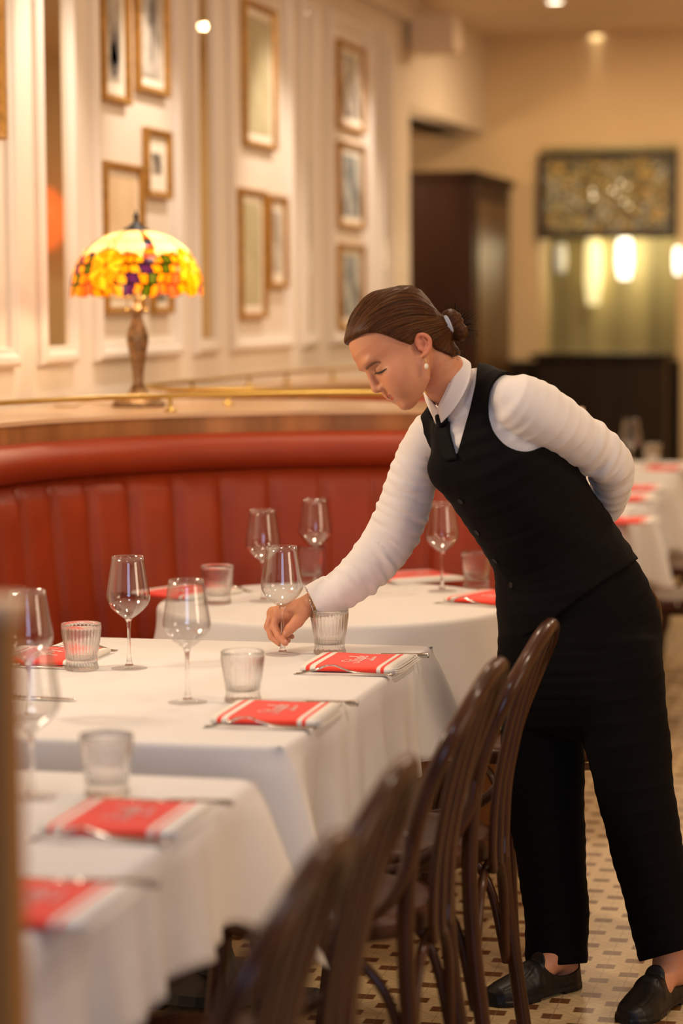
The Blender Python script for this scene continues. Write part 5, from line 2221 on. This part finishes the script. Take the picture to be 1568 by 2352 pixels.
strip('collar_leaf', [C(1038, 812, 5.150), C(1050, 818, 5.115), C(1044, 850, 5.075), C(1030, 888, 5.062), C(1014, 922, 5.068), C(1006, 941, 5.085)],
      [C(1067, 824, 5.160), C(1081, 838, 5.100), C(1078, 872, 5.055), C(1063, 907, 5.046), C(1040, 942, 5.052), C(1013, 971, 5.070)], M_SHIRT, shirt)
strip('collar_leaf', [C(972, 900, 5.165), C(982, 912, 5.140), C(994, 926, 5.112), C(1006, 941, 5.090)],
      [C(978, 922, 5.170), C(986, 940, 5.145), C(993, 955, 5.118), C(1001, 973, 5.098)], M_SHIRT, shirt)
strip('collar_stand', [C(1036, 812, 5.150), C(1047, 818, 5.115), C(1041, 850, 5.078), C(1027, 888, 5.066), C(1010, 924, 5.074), C(1003, 941, 5.090)],
      [C(1072, 850, 5.150), C(1072, 856, 5.115), C(1062, 886, 5.078), C(1046, 916, 5.066), C(1026, 946, 5.074), C(1010, 960, 5.090)], M_SHIRT, shirt)

# ---------------------------------------------------------------- vest
M_VEST = mat('black_vest_cloth', (0.0050, 0.0042, 0.0040), 0.8, spec=0.12, bump=(500, 0.1))
VNECK = [(1099, 825), (1093, 885), (1079, 945), (1050, 1048), (1022, 1022), (1000, 982), (978, 938), (950, 890), (1000, 820)]
HEM = np.array([(900, 1560), (1120, 1502), (1160, 1486), (1220, 1450), (1270, 1420), (1330, 1370), (1400, 1322), (1466, 1283), (1600, 1200)], float)


def vest_f(p):
    d = torso(p)
    sx, sy = screen(p)
    mm = p[:, 1] / FPX
    # crease folds at the waist
    d = d + waves(p, [(26, 10, 60, .4, .0012), (-30, 18, 44, 2.0, .0010)])
    vn = poly_sd(sx, sy, VNECK) * mm
    front = (p[:, 1] - 5.20)
    d = smax(d, -np.maximum(vn, front), 0.002)
    d = smax(d, -ell(p, C(1214, 936, 4.99), (.088, .15, .097)), 0.003)
    hem = (sy - np.interp(sx, HEM[:, 0], HEM[:, 1])) * mm * 0.8
    d = smax(d, hem, 0.002)
    d = smax(d, -limb(p, [(960, 800, 5.09, 66, .062), (1010, 852, 5.105, 66, .060), (1045, 892, 5.127, 66, .058), (1060, 915, 5.14, 60, .05)], 2, .01), 0.003)
    # the overlapping front edge: left half lies over the right
    line = np.array([(1000, 990), (1050, 1048), (1064, 1150), (1100, 1222), (1141, 1290), (1180, 1350), (1210, 1440)], float)
    xl = np.interp(sy, line[:, 1], line[:, 0])
    d = d - 0.0018 * (1 / (1 + np.exp(-(sx - xl + 14) / 2.0))) * (front < 0)
    return d


vv, ff = surface(vest_f, np.array([.10, 4.95, -.33]), np.array([.70, 5.50, .32]), 0.0030)
vv = relax(vv, ff, 1, 0.4)
vest = np_obj('vest', vv, ff, M_VEST, person)
M_BUTTON = mat('black_button', (0.008, 0.007, 0.006), 0.4, spec=0.3)
for (bx, by) in ((1058, 1151), (1096, 1223), (1137, 1288), (1174, 1344)):
    h0 = hit(vest_f, bx, by)
    ax = hit(vest_f, bx + 6, by) - h0
    ay = hit(vest_f, bx, by + 6) - h0
    nrm = np.cross(ax, ay)
    nrm = nrm / np.linalg.norm(nrm)
    if nrm[1] > 0:
        nrm = -nrm
    nw = (loc(h0 + nrm) - loc(h0)).normalized()
    bm = bmesh.new()
    add_lathe(bm, [(0, 0.0), (0.0068, 0.0), (0.0072, 0.0016), (0.0060, 0.0026), (0.0040, 0.0019), (0, 0.0019)], 20)
    bmesh.ops.rotate(bm, cent=(0, 0, 0), matrix=nw.to_track_quat('Z', 'Y').to_matrix(), verts=bm.verts)
    bmesh.ops.translate(bm, vec=loc(h0), verts=bm.verts)
    mesh_obj('button', bm, M_BUTTON, vest)


# ---------------------------------------------------------------- tie
def both(p):
    return np.minimum(vest_f(p), shirt_f(p))


def tpt(x, y, off=0.006):
    return hit(both, x, y, 4.8, 5.4, off)


M_TIE = mat('black_tie', (0.0045, 0.0040, 0.0040), 0.75, spec=0.15)
strip('tie', [tpt(1004, 968), tpt(999, 990), tpt(1003, 1022), tpt(1022, 1058)], [tpt(1031, 968), tpt(1032, 992), tpt(1040, 1022), tpt(1049, 1054)], M_TIE, person, 0.005)
bm = bmesh.new()
k0, k1 = tpt(1011, 952, .010), tpt(1017, 978, .010)
add_tube(bm, catmull([loc(k0), loc((k0 + k1) / 2 + np.array([0, -.004, 0])), loc(k1)], 4), [.010, .0125, .0135, .0140, .0138, .0130, .0118, .0105, .009], 12)
mesh_obj('tie_knot', bm, M_TIE, person)

# ---------------------------------------------------------------- trousers
M_TROU = mat('black_trousers', (0.0042, 0.0036, 0.0034), 0.85, spec=0.10, bump=(500, 0.1))


def trousers_f(p):
    d = limb(p, PELVIS, 3, .05)
    sx, sy = screen(p)
    lg = np.minimum(limb(p, LEG_R, 3, .03), limb(p, LEG_L, 3, .03))
    d = smin(d, lg, 0.02)
    d = d + waves(p, [(34, 20, 24, .3, .0014), (-28, 30, 40, 1.2, .0012), (50, -10, 9, 2, .0008)])
    mm = p[:, 1] / FPX
    hem = np.where(sx < 1395, sy - np.interp(sx, [1200, 1360], [2223, 2211]), sy - np.interp(sx, [1470, 1610], [2209, 2170])) * mm
    d = np.maximum(d, hem)
    d = np.maximum(d, (1240 - sy) * mm)
    return d


vv, ff = surface(trousers_f, np.array([.24, 5.02, -1.03]), np.array([.86, 5.56, -.03]), 0.0035)
vv = relax(vv, ff, 1, 0.4)
np_obj('trousers', vv, ff, M_TROU, person)

# ---------------------------------------------------------------- loafers
M_SHOE = mat('black_leather', (0.0070, 0.0060, 0.0055), 0.42, spec=0.4, bump=(140, 0.12))
WX_ = np.array([(-.004, .004), (0, .014), (.012, .026), (.03, .0315), (.07, .0330), (.11, .0350), (.15, .0410), (.19, .0450), (.22, .0435), (.242, .0350), (.256, .0220), (.262, .006)])
HX_ = np.array([(0, .050), (.02, .060), (.05, .060), (.09, .062), (.125, .070), (.15, .065), (.18, .050), (.21, .040), (.24, .030), (.258, .020), (.262, .012)])


def shoe_mesh(fr, mirror, name):
    def f(q):
        x, y, z = q[:, 0], q[:, 1], q[:, 2]
        bend = 0.006 * mirror * np.sin(np.clip(x / .262, 0, 1) * PI)
        y = y - bend
        w = np.interp(x, WX_[:, 0], WX_[:, 1])
        hh = np.interp(x, HX_[:, 0], HX_[:, 1])
        zz = np.maximum(z - .010, 0) / hh
        k = ((np.abs(y) / w) ** 2.4 + zz ** 2.4 + 1e-9) ** (1 / 2.4)
        up = (k - 1) * np.minimum(w, hh) * .9
        up = np.maximum(up, np.maximum(-x, x - .2615))
        up = np.maximum(up, .008 - z)
        op = ell(np.stack([x, y, z], 1), np.array([.060, 0, .080]), (.069, .0550, .047))
        up = smax(up, -op, .003)
        # saddle strap and apron seam
        st = np.exp(-((x - .146) / .012) ** 4) * .0018 * (z > .03)
        seam = -np.exp(-((np.abs(y) - .026 + (x - .2) ** 2 * 3) / .0016) ** 2) * .0012 * ((x > .15) & (x < .235) & (z > .028))
        up = up - st - seam
        tg = ell(np.stack([x + (z - .07) * .35, y, z], 1), np.array([.124, 0, .074]), (.0055, .024, .022))
        up = smin(up, tg, .004)
        w2 = w + .0035
        sole = np.maximum(np.abs(y) - w2, np.maximum(z - .0125, -z))
        sole = np.maximum(sole, np.maximum(-x - .003, x - .264))
        arch = np.maximum(np.maximum(x - .150, .072 - x), z - .0065)
        sole = np.maximum(sole, -arch)
        heel = np.maximum(np.maximum(np.abs(y) - w - .001, x - .072), np.maximum(np.maximum(z - .024, -z), -x - .002))
        return np.minimum(np.minimum(up, sole), heel)
    v, F = surface(f, np.array([-.02, -.066, -.010]), np.array([.285, .066, .115]), 0.0019)
    v = relax(v, F, 2, .45)
    v[:, 2] = np.maximum(v[:, 2], 0.0006)
    o, x, y, z = fr
    wv = np.array(o) + v[:, :1] * np.array(x) + v[:, 1:2] * np.array(y) + v[:, 2:3] * np.array(z)
    me = bpy.data.meshes.new(name)
    me.from_pydata((wv - np.array(P0)).tolist(), [], F.tolist())
    me.polygons.foreach_set('use_smooth', [True] * len(me.polygons))
    me.materials.append(M_SHOE)
    ob = bpy.data.objects.new(name, me)
    COL.objects.link(ob)
    ob.parent = person
    return ob


shoe_mesh(FR, 1, 'loafer')
shoe_mesh(FL, -1, 'loafer')

# ---------------------------------------------------------------- bracelets on the reaching wrist
wa, wb = C(728, 1381, 5.301), C(690, 1399, 5.299)
axw = (wb - wa) / np.linalg.norm(wb - wa)
s1 = np.cross(axw, [0, 1, 0])
s1 /= np.linalg.norm(s1)
s2 = np.cross(axw, s1)
for (tpos, ra_, rb_, rad, m, nm, drop) in ((.25, .0285, .0305, .0022, M_BRASS, 'gold_bangle', .002), (.36, .0290, .0315, .0013, M_STEEL, 'silver_bracelet', .005)):
    cc = wa + (wb - wa) * tpos + np.array([.001, 0, -drop])
    ring = [loc(cc + s1 * math.cos(2 * PI * k / 40) * ra_ + s2 * math.sin(2 * PI * k / 40) * rb_ + axw * .004 * math.cos(2 * PI * k / 40)) for k in range(40)]
    bm = bmesh.new()
    add_tube(bm, ring, rad, 8, True)
    mesh_obj(nm, bm, m, person)
# finger nails
M_NAIL = mat('nail', (0.66, 0.30, 0.22), 0.25)
for (x, y) in ((655, 1474), (654.5, 1453)):
    h0 = hit(hand_r, x, y, 5.2, 5.35)
    bm = bmesh.new()
    bmesh.ops.create_uvsphere(bm, u_segments=12, v_segments=8, radius=1)
    for v in bm.verts:
        v.co = loc(h0) + Vector((v.co.x * .0036, v.co.y * .0012, v.co.z * .0046))
    mesh_obj('fingernail', bm, M_NAIL, person)
